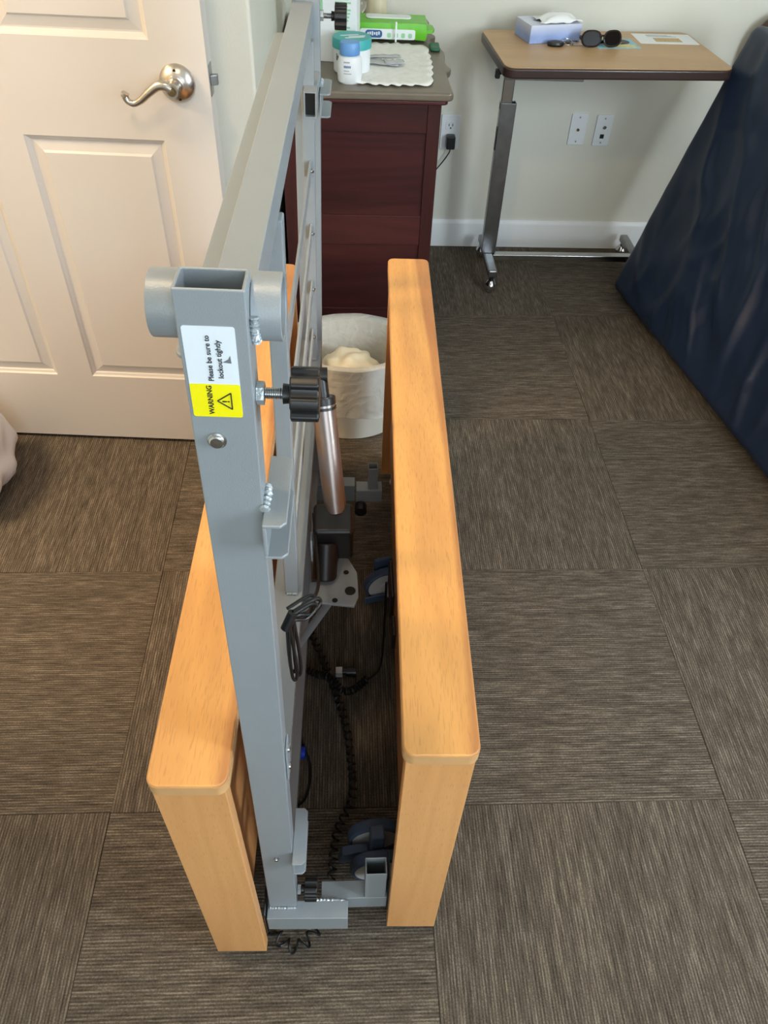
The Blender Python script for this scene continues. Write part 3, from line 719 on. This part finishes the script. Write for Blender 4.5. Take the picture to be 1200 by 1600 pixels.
# ================================================================== WASTE BASKET
bc = Vector((.012, 1.748, 0))
t = root('waste_basket', bc, 'white round waste basket with clear liner in front of the dresser', 'waste basket')
b = bm_new(); lathe(b, [(0, .0005), (.108, .0005), (.112, .004), (.134, .238), (.139, .240), (.139, .248), (.132, .248), (.108, .010), (0, .008)], bc, 48, squash=(1.22, .96)); part('bin_body', b, 'bin', t, True)
b = bm_new(); prof = [(.1425, .10, .010), (.1430, .15, .008), (.1425, .20, .005), (.1440, .236, .002), (.1440, .251, .001), (.137, .2525, .001), (.129, .247, .001), (.125, .20, .006), (.116, .12, .010), (.106, .05, .010)]; rings = []
for k, (r, z, a) in enumerate(prof):
    ring = []
    for i in range(72):
        th = 2 * math.pi * i / 72; q = Vector((math.cos(th) * 3, math.sin(th) * 3, z * 22))
        q2 = Vector((math.cos(th) * 7, math.sin(th) * 7, z * 34)); rr = (r - .009 if k > 5 else r) + abs(noise.noise(q)) * a * (1.8 if k < 5 else .0) + abs(noise.noise(q2)) * a * .9 + (.002 if k < 5 else 0); zz = z + (noise.noise(q * 1.7) * .014 if k == 0 else noise.noise(q) * .004)
        ring.append(b.verts.new(bc + Vector((rr * math.cos(th) * 1.22, rr * math.sin(th) * .96, zz))))
    rings.append(ring)
for A, B in zip(rings, rings[1:]):
    for i in range(72): b.faces.new((A[i], A[(i + 1) % 72], B[(i + 1) % 72], B[i]))
part('bin_liner', b, 'liner', t, True, smooth=60, label='crinkled clear plastic liner')
b = bm_new(); rounded_cloud(b, (-.076, 1.672, .034), (.100, 1.824, .212), 18, .9, .016, 30, 3)
tag(part('crumpled_paper', b, 'cream', smooth=60), 'crumpled cream paper heaped inside the waste basket', 'paper')

# ================================================================== DRESSER
DZ = .765
t = root('dresser', (.04, 2.44, 0), 'dark mahogany dresser with olive-brown top against the back wall corner', 'dresser')
outline = [(-.178, 2.058), (.262, 2.058), (.271, 2.066), (.270, 2.12), (.268, 2.20), (.270, 2.235), (.281, 2.255), (.284, 2.27), (.278, 2.29), (.272, 2.33), (.277, 2.38), (.280, 2.42), (.272, 2.47), (.256, 2.51), (.247, 2.535), (.252, 2.555), (.266, 2.570), (.268, 2.585), (.258, 2.61), (.252, 2.65), (.256, 2.70), (.262, 2.74), (.258, 2.775), (.240, 2.800), (-.178, 2.804)]
b = bm_new(); prism(b, outline, DZ - .020, DZ); part('top', b, 'dresser_top', t, True, bevel=.007, seg=3)
b = bm_new(); prism(b, [(x * .955 if x > 0 else x, y + (.006 if y < 2.08 else 0)) for x, y in outline], DZ - .030, DZ - .0202); part('top_moulding', b, 'mahogany', t, True, bevel=.003)
yn, yf, xl, xr, zl, zh = 2.085, 2.79, -.165, .245, .115, .7345
# near side: stiles, rails and recessed panels
for x0, x1 in ((xl, xl + .035), (.211, xr)):
    b = bm_new(); box(b, (x0, yn, zl), (x1, yn + .02, zh)); part('side_stile', b, 'mahogany_z', t, True, bevel=.0012)
for z0, z1 in ((.660, .7345), (.355, .440), (zl, .150)):
    b = bm_new(); box(b, (xl + .0353, yn + .0015, z0), (.2107, yn + .02, z1)); part('side_rail', b, 'mahogany', t, True, bevel=.0012)
for z0, z1 in ((.4403, .6597), (.1503, .3547)):
    b = bm_new(); box(b, (xl + .0353, yn + .007, z0), (.2107, yn + .018, z1)); part('side_panel', b, 'mahogany', t, True)
b = bm_new(); box(b, (xl, yn + .021, zl), (xl + .018, yf, zh)); box(b, (xl + .0182, yn + .021, zl), (xr - .022, yf - .0185, zl + .018)); box(b, (xl + .0182, yf - .018, zl), (xr, yf, zh)); part('carcass', b, 'mahogany', t, True)
zs = [.135, .330, .525, .725]
for z0, z1 in zip(zs, zs[1:]):
    b = bm_new(); box(b, (xr - .020, yn + .024, z0), (xr - .001, yf - .02, z1 - .006)); d = part('drawer', b, 'mahogany', t, True, bevel=.003)
    for y in (2.25, 2.62):
        b = bm_new(); lathe(b, [(.004, 0), (.004, .006), (.010, .010), (.010, .014), (0, .018)], (xr - .001, y, (z0 + z1) / 2), 16, Matrix.Rotation(R(90), 4, 'Y')); part('drawer_knob', b, 'copper', d, True)
for x, y in ((xl + .03, yn + .03), (xr - .03, yn + .03), (xl + .03, yf - .03), (xr - .03, yf - .03)):
    b = bm_new(); prism(b, [(-.022, 0), (.022, 0), (.014, -.02), (.010, -.07), (.016, -zl + .0), (-.010, -zl), (-.012, -.07), (-.018, -.02)], -.016, .016, Matrix.Translation((x, y, zl)) @ Matrix.Rotation(R(90), 4, 'X')); part('foot', b, 'mahogany_z', t, True, bevel=.002)


# ---- things on the dresser
def cloth(name, x0, y0, x1, y1, label, sc=.016, yaw=0, amp=.002, seed=0.0):
    b = bm_new(); cx, cy = (x0 + x1) / 2, (y0 + y1) / 2; hx, hy = (x1 - x0) / 2, (y1 - y0) / 2; n = 96; K = 9; rings = []
    mt = Matrix.Translation((cx, cy, DZ)) @ Matrix.Rotation(yaw, 4, 'Z')
    for k in range(K + 1):
        f = k / K; ring = []
        for i in range(n):
            a = 2 * math.pi * i / n; c, s = math.cos(a), math.sin(a); m = max(abs(c), abs(s)); q = .78; r = (1 / m) * q + (1 - q)
            e = 1 + (.05 * abs(math.sin(a * 12)) - .02) * (1 if f > .85 else 0)
            x, y = hx * c * r * f * e, hy * s * r * f * e
            z = .0035 + amp * noise.noise(Vector((x * 26 + seed, y * 26, seed))) + (.0012 * math.sin(a * 24) if f > .8 else 0)
            ring.append(b.verts.new(mt @ Vector((x, y, z))))
        rings.append(ring)
    for A, B in zip(rings[1:], rings[2:]):
        for i in range(n): b.faces.new((A[i], A[(i + 1) % n], B[(i + 1) % n], B[i]))
    b.faces.new(rings[1])
    return tag(part(name, b, 'cloth', smooth=60, solid=-.0015), label, 'doily')


cloth('lace_doily', .012, 2.100, .232, 2.470, 'white scalloped lace doily on the dresser under the green wipes pack', yaw=R(-2))
cloth('lace_doily', .030, 2.690, .185, 2.795, 'small white doily at the back of the dresser under the vase', seed=4)
# wipes pack
t = root('wipes_pack', (.130, 2.545, DZ + .006), 'bright green pack of wipes lying on the white doily', 'wipes pack', None, (0, 0, R(-2)))
b = bm_new(); rounded_cloud(b, (-.112, -.056, 0), (.112, .056, .044), 12, .22, .003, 30, 2); part('pack', b, 'green', t, smooth=60)
b = bm_new(); prism(b, [(-.104, -.045), (-.120, -.038), (-.122, .02), (-.104, .04)], .018, .025); part('crimp', b, 'green', t)
b = bm_new(); prism(b, [(.104, -.045), (.122, -.040), (.128, -.02), (.124, .02), (.104, .04)], .018, .025); part('crimp', b, 'green', t)
b = bm_new(); prism(b, rrect(-.070, -.012, .060, .030, .012), .0432, .0470); part('lid', b, 'white', t, bevel=.002)
b = bm_new(); prism(b, rrect(-.085, .004, .072, .029, .006), .0565, .0580, Matrix.Rotation(R(90), 4, 'X')); sd = part('side_print', b, 'white', t)
b = bm_new(); prism(b, rrect(-.070, .007, -.022, .026, .008), .0581, .0586, Matrix.Rotation(R(90), 4, 'X')); part('badge', b, 'navy_print', sd)
b = bm_new()
for k in range(6): box(b, (-.064 + k * .0062, -.0592, .0125 + .002 * (k % 2)), (-.060 + k * .0062, -.0587, .0205 + .001 * (k % 3)))
part('badge_marks', b, 'white', sd)
b = bm_new()
for k in range(4): prism(b, rrect(-.008 + k * .020, .008, .003 + k * .020, .020, .004), .0581, .0585, Matrix.Rotation(R(90), 4, 'X'))
part('icon_marks', b, 'pale_green', sd)
# white tag leaning on the pack
b = bm_new(); box(b, (.142, 2.4750, DZ + .006), (.147, 2.4765, DZ + .056)); b_ = b; tag(part('paper_tag', b_, 'white', bevel=.0006), 'slim white paper tag standing against the green wipes pack', 'tag')
# lotion bottle
t = root('lotion_bottle', (.012, 2.128, DZ), 'small white lotion bottle with a blue cap at the dresser front edge', 'bottle')
b = bm_new(); lathe(b, [(0, 0), (.024, 0), (.028, .004), (.0295, .02), (.0295, .045), (.026, .058), (.018, .064), (.018, .070), (0, .070)], n=32, squash=(1.05, .8)); part('body', b, 'white', t)
b = bm_new(); lathe(b, [(.0235, .0625), (.024, .064), (.0238, .088), (.022, .0905), (0, .0905)], n=32, squash=(1.05, .9)); part('cap', b, 'bluecap', t, bevel=.0008)
for z, w, h, m_ in ((.050, .011, .003, 'greyprint'), (.040, .013, .005, 'navy_print'), (.031, .010, .0022, 'greyprint'), (.025, .014, .0022, 'greyprint')):
    b = bm_new()
    for i in range(6):
        a0, a1 = R(-118 + i * w * 2600 / 6), R(-118 + (i + .7) * w * 2600 / 6)
        ps = [(.0312 * math.cos(a) , .0238 * math.sin(a)) for a in (a0, a1)]; ps2 = [(p[0] * .985, p[1] * .985) for p in ps]
        prism(b, [ps[0], ps[1], ps2[1], ps2[0]], z - h / 2, z + h / 2)
    part('print_line', b, m_, t)
# ointment jar
t = root('cream_jar', (.018, 2.222, DZ + .0005), 'white cream jar with a wide teal lid behind the lotion bottle', 'jar')
b = bm_new(); lathe(b, [(0, 0), (.044, 0), (.047, .003), (.047, .062), (0, .062)], n=40); part('body', b, 'white', t)
b = bm_new(); lathe(b, [(.050, .0565), (.050, .076), (.048, .079), (0, .079)], n=48); ld = part('lid', b, 'teal', t)
b = bm_new()
for x0, x1, y0 in ((-.022, .028, -.018), (-.010, .034, -.008), (-.028, .02, .006)): box(b, (x0, y0, .0791), (x1, y0 + .006, .0794), Matrix.Rotation(R(16), 4, 'Z'))
part('lid_print', b, 'white', ld)
ang = R(-140)
text_mesh('lettering', 'ir', .022, Matrix.Rotation(ang + R(90), 4, 'Z') @ Matrix.Translation((-.006, -.0474, .038)) @ Matrix.Rotation(R(90), 4, 'X'), 'ink', t, .0006)
# tall printed package
t = root('tall_carton', (-.012, 2.325, DZ), 'tall white carton with pale green print behind the far bed rail', 'carton', None, (0, 0, R(-8)))
b = bm_new(); box(b, (-.075, -.035, 0), (.048, .035, .225)); part('carton_body', b, 'white', t, bevel=.002)
b = bm_new()
box(b, (-.070, -.0357, .008), (-.058, -.0352, .055))
part('green_band', b, 'darkgreen', t)
b = bm_new()
for i in range(24):
    w = .028 + .014 * random.random(); box(b, (-.008, -.0357, .205 - i * .0078), (-.008 + w, -.0352, .209 - i * .0078))
part('print_line', b, 'pale_green', t)
b = bm_new(); box(b, (-.075 - .0005, -.0358, .10), (-.040, -.0352, .20)); part('print_panel', b, 'pale_green', t)
# foil sachets
for k, (x, y, yaw, lab_) in enumerate(((.095, 2.330, 6, 'long silver sachet lying on the doily nearest the green pack'), (.100, 2.265, -14, 'crumpled silver sachet in front of the long one on the doily'), (.130, 2.262, 8, 'small flat silver sachet overlapping the crumpled one'))):
    b = bm_new(); n = 10; mt = Matrix.Translation((x, y, DZ + .0085 + k * .0028)) @ Matrix.Rotation(R(yaw), 4, 'Z'); hx, hy = ((.055, .013), (.045, .020), (.026, .020))[k]
    g = [[b.verts.new(mt @ Vector((hx * (2 * i / n - 1), hy * (2 * j / 4 - 1), .002 * noise.noise(Vector((i * .9, j * 1.1, k * 7))) + .0015 * math.sin(math.pi * j / 4)))) for j in range(5)] for i in range(n + 1)]
    for i in range(n):
        for j in range(4): b.faces.new((g[i][j], g[i + 1][j], g[i + 1][j + 1], g[i][j + 1]))
    tag(part('foil_sachet', b, 'sachet', smooth=60, solid=.001), lab_, 'sachet')
# vase, glass ball, green pouch
t = root('vase', (.098, 2.735, DZ + .006), 'cream ceramic vase on the small doily at the dresser back', 'vase')
b = bm_new(); lathe(b, [(0, 0), (.030, 0), (.034, .004), (.032, .03), (.030, .08), (.034, .13), (.040, .17), (.037, .17), (.028, .09), (.026, .02), (0, .012)], n=32); part('vase_body', b, 'vase', t)
t = root('glass_ornament', (.046, 2.742, DZ + .006), 'clear glass ornament left of the cream vase', 'ornament')
b = bm_new(); lathe(b, [(0, 0), (.016, 0), (.018, .003), (.010, .010), (.014, .016), (.021, .028), (.022, .036), (.018, .050), (.010, .058), (0, .060)], n=24); part('ornament_body', b, 'glass', t)
b = bm_new(); rounded_cloud(b, (.238, 2.405, DZ + .0005), (.268, 2.475, DZ + .010), 5, .5, .002, 40, 1)
tag(part('cloth_pouch', b, 'darkgreen', smooth=60), 'small dark green pouch on the dresser right of the doily', 'pouch')

# ================================================================== WALL PLATES
def wall_plate(x, z, name, label, cat, w=.058, h=.104):
    t = root(name, (x, YB - .0005, z), label, cat)
    b = bm_new(); prism(b, rrect(-w / 2, -h / 2, w / 2, h / 2, .004), 0, .005, Matrix.Rotation(R(90), 4, 'X')); part('plate', b, 'white', t, bevel=.0015)
    return t


def disc(t, name, x, z, r, m_, y=-.005, d=.0012):
    b = bm_new(); cyl(b, (x, y, z), (x, y - d, z), r, n=14); return part(name, b, m_, t)


t = wall_plate(.368, .416, 'wall_outlet', 'white power outlet on the wall right of the dresser', 'outlet', .066, .114)
for dz in (.022, -.022):
    b = bm_new(); prism(b, rrect(-.017, dz - .014, .017, dz + .014, .008), .005, .0065, Matrix.Rotation(R(90), 4, 'X')); so = part('socket_face', b, 'white', t)
    b = bm_new(); box(b, (-.0075, -.0070, dz - .002), (-.0052, -.0064, dz + .006)); box(b, (.0052, -.0070, dz - .002), (.0075, -.0064, dz + .006)); cyl(b, (0, -.0064, dz - .008), (0, -.0070, dz - .008), .0026, n=10); part('slots', b, 'slot', so)
t = root('power_adapter', (.370, 2.81, .390), 'small black power adapter plugged into the wall outlet', 'adapter')
b = bm_new(); box(b, (.355, 2.780, .368), (.385, 2.8122, .412)); part('adapter_body', b, 'black', t, True, bevel=.004)
b = bm_new(); sweep(b, catmull([(.370, 2.793, .368), (.368, 2.793, .355), (.350, 2.795, .325), (.320, 2.797, .285), (.285, 2.798, .24), (.262, 2.80, .20), (.262, 2.80, .05)], 8), .0022, 7); part('adapter_cord', b, 'rubber', t, True)
t = wall_plate(.818, .434, 'coax_plate', 'white wall plate with one round socket, left of two under the table', 'wall plate')
disc(t, 'coax_socket', 0, 0, .0045, 'copper', d=.006); disc(t, 'plate_screw', 0, .040, .0028, 'greyprint'); disc(t, 'plate_screw', 0, -.040, .0028, 'greyprint')
t = wall_plate(.908, .432, 'phone_plate', 'white wall plate with a dark square jack, right of two under the table', 'wall plate')
disc(t, 'coax_socket', .003, .012, .0055, 'steel', d=.006); disc(t, 'plate_screw', 0, .040, .0028, 'greyprint'); disc(t, 'plate_screw', 0, -.040, .0028, 'greyprint')
b = bm_new(); box(b, (-.007, -.0062, -.026), (.007, -.0052, -.012)); part('phone_jack', b, 'slot', t)

# ================================================================== OVERBED TABLE
ZT2 = .745
t = root('overbed_table', (.52, 2.58, 0), 'wood-topped overbed table on a chrome post against the back wall', 'table')
Tm = Matrix.Translation((.773, 2.574, 0)) @ Matrix.Rotation(R(3.0), 4, 'Z')
tx, ty = .334, .195
b = bm_new(); prism(b, rrect(-tx, -ty, tx, ty, .03), ZT2 - .0025, ZT2, Tm); part('table_top', b, 'laminate', t, True)
b = bm_new(); prism(b, rrect(-tx - .003, -ty - .003, tx + .003, ty + .003, .033), ZT2 - .030, ZT2 - .0026, Tm); part('edge_band', b, 'table_edge', t, True, bevel=.006, seg=3)
b = bm_new(); box(b, (.462, 2.412, ZT2 - .046), (.690, 2.480, ZT2 - .0305)); box(b, (.462, 2.66, ZT2 - .044), (.690, 2.69, ZT2 - .0305)); box(b, (.480, 2.4802, ZT2 - .040), (.530, 2.6598, ZT2 - .0305)); part('mounting_rail', b, 'satin', t, True, bevel=.002)
b = bm_new(); box(b, (.490, 2.586, .560), (.526, 2.606, ZT2 - .0405)); part('upper_post', b, 'chrome', t, True, bevel=.003)
b = bm_new(); rect_tube(b, (.490, 2.582, .086), (.540, 2.612, .585), 2, .003); lp_ = part('lower_post', b, 'satin', t, True, bevel=.003)
b = bm_new(); box(b, (.4885, 2.588, .44), (.4899, 2.604, .51)); part('label_strip', b, 'black', lp_, True)
b = bm_new(); cyl(b, (.463, 2.455, ZT2 - .037), (.448, 2.449, ZT2 - .040), .004, n=10); box(b, (.436, 2.440, ZT2 - .052), (.450, 2.458, ZT2 - .028)); part('height_lever', b, 'black', t, True, bevel=.003)
b = bm_new(); box(b, (.499, 2.452, .058), (.531, 2.735, .0855)); fL = part('foot_bar', b, 'satin', t, True, bevel=.006); 
b = bm_new(); box(b, (1.044, 2.515, .058), (1.074, 2.755, .084)); fR = part('foot_bar', b, 'satin', t, True, bevel=.006)
b = bm_new(); box(b, (.5312, 2.575, .060), (1.0438, 2.605, .083)); part('cross_bar', b, 'chrome', t, True, bevel=.003)
for f_, x in ((fL, .515), (fR, 1.059)):
    for y in ((2.462, 2.722) if f_ is fL else (2.530, 2.742)):
        b = bm_new(); lathe(b, [(0, .0005), (.010, .001), (.020, .010), (.024, .024), (.022, .034), (.014, .044), (.012, .0465)], (x, y, 0), 20, squash=(.9, 1)); wh = part('caster', b, 'chrome', f_, True)
        b = bm_new(); cyl(b, (x, y, .047), (x, y, .0578), .008, n=12); part('caster_stem', b, 'rubber', wh, True) if False else part('caster_stem', b, 'black', f_, True)

# ---- things on the table
t = root('tissue_box', (.622, 2.675, ZT2), 'blue and white tissue box on the left of the overbed table', 'tissue box', None, (0, 0, R(14)))
b = bm_new(); box(b, (-.084, -.056, 0), (.084, .056, .048)); part('carton', b, 'carton', t, bevel=.0015)
b = bm_new(); prism(b, [(.055 * math.cos(2 * math.pi * i / 28), .022 * math.sin(2 * math.pi * i / 28)) for i in range(28)], .0482, .0486); part('opening', b, 'greyprint', t)
b = bm_new(); n = 14; g = []
for i in range(n + 1):
    row = []
    for j in range(9):
        u, v = i / n, j / 8; x = -.045 + .13 * u; y = -.050 + .085 * v
        z = .0515 + .018 * math.sin(math.pi * u) * math.sin(math.pi * min(1, v * 1.1)) + .010 * noise.noise(Vector((u * 4, v * 4, 2)))
        row.append(b.verts.new((x + .01 * noise.noise(Vector((v * 5, u * 3, 9))), y, max(z, .0492))))
    g.append(row)
for i in range(n):
    for j in range(8): b.faces.new((g[i][j], g[i + 1][j], g[i + 1][j + 1], g[i][j + 1]))
part('tissue', b, 'tissue', t, smooth=70, solid=-.0008)
t = root('car_keys', (.665, 2.60, ZT2), 'black car key fob and keys on a ring beside the tissue box', 'keys')
b = bm_new(); lathe(b, [(0, .0004), (.020, .001), (.024, .006), (.021, .012), (.010, .0145), (0, .015)], (.632, 2.588, ZT2), 24, squash=(1.15, .72)); part('key_fob', b, 'black', t, True)
b = bm_new(); c = Vector((.672, 2.606, ZT2 + .008)); P = [c + Vector((.013 * math.cos(a), .013 * math.sin(a), .005 * math.sin(a))) for a in [2 * math.pi * i / 24 for i in range(25)]]; sweep(b, P, .0012, 6); sweep(b, [(.655, 2.594, ZT2 + .008), (.662, 2.600, ZT2 + .008)], .002, 6); part('key_ring', b, 'steel', t, True)
for k, (x, y, a, z) in enumerate(((.692, 2.606, -10, .001), (.684, 2.622, 25, .0036), (.695, 2.594, -32, .0062))):
    b = bm_new(); mt = Matrix.Translation((x, y, ZT2 + z)) @ Matrix.Rotation(R(a), 4, 'Z'); prism(b, [(-.016, -.009), (-.006, -.010), (-.002, -.004), (.024, -.004), (.026, 0), (.022, .002), (.019, .001), (.016, .003), (.012, .001), (-.002, .004), (-.006, .010), (-.016, .009)], 0, .0022, mt); part('key', b, 'copper' if k == 1 else 'steel', t, True)
t = root('sunglasses', (.762, 2.592, ZT2), 'folded dark brown sunglasses lying on the overbed table', 'sunglasses', None, (0, 0, R(10)))
for x, nm in ((-.030, 0), (.036, 1)):
    o_ = [(.027 * math.cos(a) * (1 + .08 * math.cos(2 * a)), .022 * math.sin(a) + .002 * math.sin(3 * a)) for a in [2 * math.pi * i / 32 for i in range(32)]]
    mt = Matrix.Translation((x, -.010 - .004 * nm, .0245)) @ Matrix.Rotation(R(8 if nm else -8), 4, 'Z') @ Matrix.Rotation(R(72), 4, 'X')
    b = bm_new(); prism(b, [(p[0] * .9, p[1] * .9) for p in o_], -.001, .0012, mt); part('lens', b, 'lens', t)
    b = bm_new(); sweep(b, [mt @ Vector((p[0], p[1], 0)) for p in o_ + o_[:1]], .0028, 6); part('rim', b, 'tortoise', t)
b = bm_new(); sweep(b, catmull([(-.006, -.012, .030), (.004, -.013, .033), (.012, -.013, .030)], 6), .003, 6); part('bridge', b, 'tortoise', t)
for x, s in ((-.058, 1), (.063, -1)):
    b = bm_new(); sweep(b, catmull([(x, -.004, .028), (x, .008, .024), (x + s * .02, .016, .014), (x + s * .06, .022 + .006 * s, .007), (x + s * .10, .026 + .006 * s, .005)], 6), .0032, 6, flat=1.6); part('temple_arm', b, 'tortoise', t)
t = root('photo_card', (.830, 2.625, ZT2), 'glossy photo card of a dark-haired person under the sunglasses', 'card', None, (0, 0, R(5)))
b = bm_new(); box(b, (-.072, -.045, 0), (.062, .060, .0006)); part('card_sheet', b, 'cyan_print', t)
b = bm_new(); prism(b, [(-.050, -.035), (.055, -.040), (.050, -.010), (.030, .004), (-.015, .004), (-.045, -.012)], .0007, .0010); part('clothes_print', b, 'yellow_print', t)
b = bm_new(); prism(b, [(.012 + .036 * math.cos(a), .026 + .030 * math.sin(a)) for a in [2 * math.pi * i / 20 for i in range(20)]], .0007, .0010); part('hair_print', b, 'hair_print', t)
b = bm_new(); prism(b, [(.000 + .019 * math.cos(a), .018 + .020 * math.sin(a)) for a in [2 * math.pi * i / 20 for i in range(20)]], .0011, .0013); part('face_print', b, 'skin_print', t)
t = root('paper_sheet', (1.000, 2.700, ZT2), 'white printed sheet at the right end of the overbed table', 'sheet', None, (0, 0, R(1)))
b = bm_new(); box(b, (-.092, -.056, 0), (.095, .056, .0005)); part('sheet', b, 'white', t)
b = bm_new()
for k in range(3): box(b, (-.050, .022 + k * .009, .0006), (.045 - .012 * k, .025 + k * .009, .0008))
part('text_line', b, 'greyprint', t)
b = bm_new(); box(b, (-.036, -.034, .0006), (.048, .008, .0008)); part('picture', b, 'tan_print', t)

# ================================================================== MATTRESS leaning on its long edge
A = Vector((.940, 2.450, 0)); bd = Vector((.16033, -.98706, 0)); nh = Vector((.98706, .16033, 0)); al = R(74.5)
e = nh * math.cos(al) + Vector((0, 0, math.sin(al))); nn = e.cross(bd).normalized()
if nn.x < 0: nn = -nn
LL, HH, TH = 1.98, .845, .145
b = bm_new(); b2 = bmesh.new(); bmesh.ops.create_cube(b2, size=1); 
bmesh.ops.subdivide_edges(b2, edges=[q for q in b2.edges if abs((q.verts[0].co - q.verts[1].co).x) > .5], cuts=210, use_grid_fill=True)
bmesh.ops.subdivide_edges(b2, edges=[q for q in b2.edges if abs((q.verts[0].co - q.verts[1].co).y) > .5], cuts=96, use_grid_fill=True)
bmesh.ops.subdivide_edges(b2, edges=[q for q in b2.edges if abs((q.verts[0].co - q.verts[1].co).z) > .5], cuts=6, use_grid_fill=True)
mp = {}
rr = .03
for v in b2.verts:
    u, w, d = (v.co.x + .5) * LL, (v.co.y + .5) * HH, (v.co.z + .5) * TH
    c = Vector((min(max(u, rr), LL - rr), min(max(w, rr), HH - rr), min(max(d, rr), TH - rr))); q = Vector((u, w, d)); df = q - c
    if df.length > 1e-6:
        q = c + df.normalized() * min(rr, max(abs(df.x), abs(df.y), abs(df.z)))
    # loose nylon cover: long soft folds running from the top edge down towards the near floor corner
    k1 = noise.noise(Vector(((u + w * .95) * 6.5, w * .9 - u * .5, 3.0)))
    k2 = noise.noise(Vector(((u + w * 1.05) * 15, w * 1.3 - u * .8, 7.0)))
    k3 = noise.noise(Vector((u * 2.0, w * 2.0, 1.0)))
    k4 = abs(noise.noise(Vector(((u + w * .7) * 9, w * 1.2 - u * .6, 11.0))))
    edge = min(1, min(w, HH - w) / .10) * .85 + .15; edge *= min(1, u / .15) * .8 + .2
    mk = max(0, min(1, .5 + 2.2 * noise.noise(Vector((u * 2.4, w * 2.6, 21.0)))))
    k5 = noise.noise(Vector((u * 11, w * 9, 31.0)))
    k6 = abs(noise.noise(Vector(((u + w * .45) * 5.5 + .3 * k3, w * 2.0 - u * .9, 41.0))))
    k7 = abs(noise.noise(Vector((u * 4.5 - w * 3.5, (u + w) * 3.5, 51.0))))
    amp = (.018 * k1 + .006 * k2 * mk + .026 * k3 + .020 * mk * max(0, 1 - k4 * 4.5) + .022 * max(0, 1 - k6 * 5) + .012 * (1 - mk) * max(0, 1 - k7 * 5) + .006 * k5) * edge * .45
    q.z = q.z - amp if d < TH / 2 else q.z + amp
    p = A + bd * q.x + e * q.y + nn * q.z
    mp[v] = p
zmin = min(p.z for p in mp.values())
nv = {v: b.verts.new(p + Vector((0, 0, .001 - zmin))) for v, p in mp.items()}
for f in b2.faces: b.faces.new([nv[v] for v in f.verts])
b2.free()
t = root('mattress', A, 'dark navy nylon mattress leaning on its long edge at the right', 'mattress')
part('mattress_cover', b, 'navy', t, True, smooth=60)

# ================================================================== CHAIR behind the mattress
t = root('armchair', (1.56, 2.60, 0), 'dark wood chair with pale pink back cushion behind the leaning mattress', 'chair')
cx0, cx1 = 1.315, 1.79
b = bm_new(); P = catmull([(cx0 + .02, 2.755, .44), (cx0 + .015, 2.76, .62), (cx0 + .02, 2.765, .74), (cx0 + .06, 2.768, .790), (cx0 + .14, 2.77, .805), ((cx0 + cx1) / 2, 2.77, .812), (cx1 - .14, 2.77, .805), (cx1 - .06, 2.768, .790), (cx1 - .02, 2.765, .74), (cx1 - .015, 2.76, .62), (cx1 - .02, 2.755, .44)], 8); sweep(b, P, .022, 10, flat=.9); part('back_frame', b, 'chairwood', t, True)
b = bm_new(); rounded_cloud(b, (cx0 + .045, 2.740, .46), (cx1 - .045, 2.785, .775), 8, .25, .004, 9); part('back_cushion', b, 'chairfabric', t, True, smooth=60)
b = bm_new(); rounded_cloud(b, (cx0 + .02, 2.31, .395), (cx1 - .02, 2.735, .47), 8, .2, .004, 9); part('seat', b, 'chairfabric', t, True, smooth=60)
b = bm_new(); box(b, (cx0 + .03, 2.32, .36), (cx1 - .03, 2.74, .394)); part('seat_frame', b, 'chairwood', t, True, bevel=.004)
for x, y in ((cx0 + .05, 2.34), (cx1 - .05, 2.34), (cx0 + .05, 2.73), (cx1 - .05, 2.73)):
    b = bm_new(); cyl(b, (x, y, .001), (x, y, .3595), .014, .020, 14); part('leg', b, 'chairwood', t, True)

# ================================================================== WHITE PLASTIC BAG at the left
b = bm_new(); rounded_cloud(b, (-1.100, 1.290, .0005), (-.822, 1.605, .205), 18, .8, .03, 13, 5)
for v in b.verts:
    if v.co.z < .001: v.co.z = .001
    k = noise.noise(Vector((v.co.x * 40, v.co.y * 40, v.co.z * 12))); v.co += Vector((k, k * .5, abs(k) * .3)) * .005
zm = min(v.co.z for v in b.verts)
for v in b.verts: v.co.z -= zm - .0008
tag(part('plastic_bag', b, 'bag', smooth=70), 'stuffed white plastic bag on the carpet against the open door', 'bag')
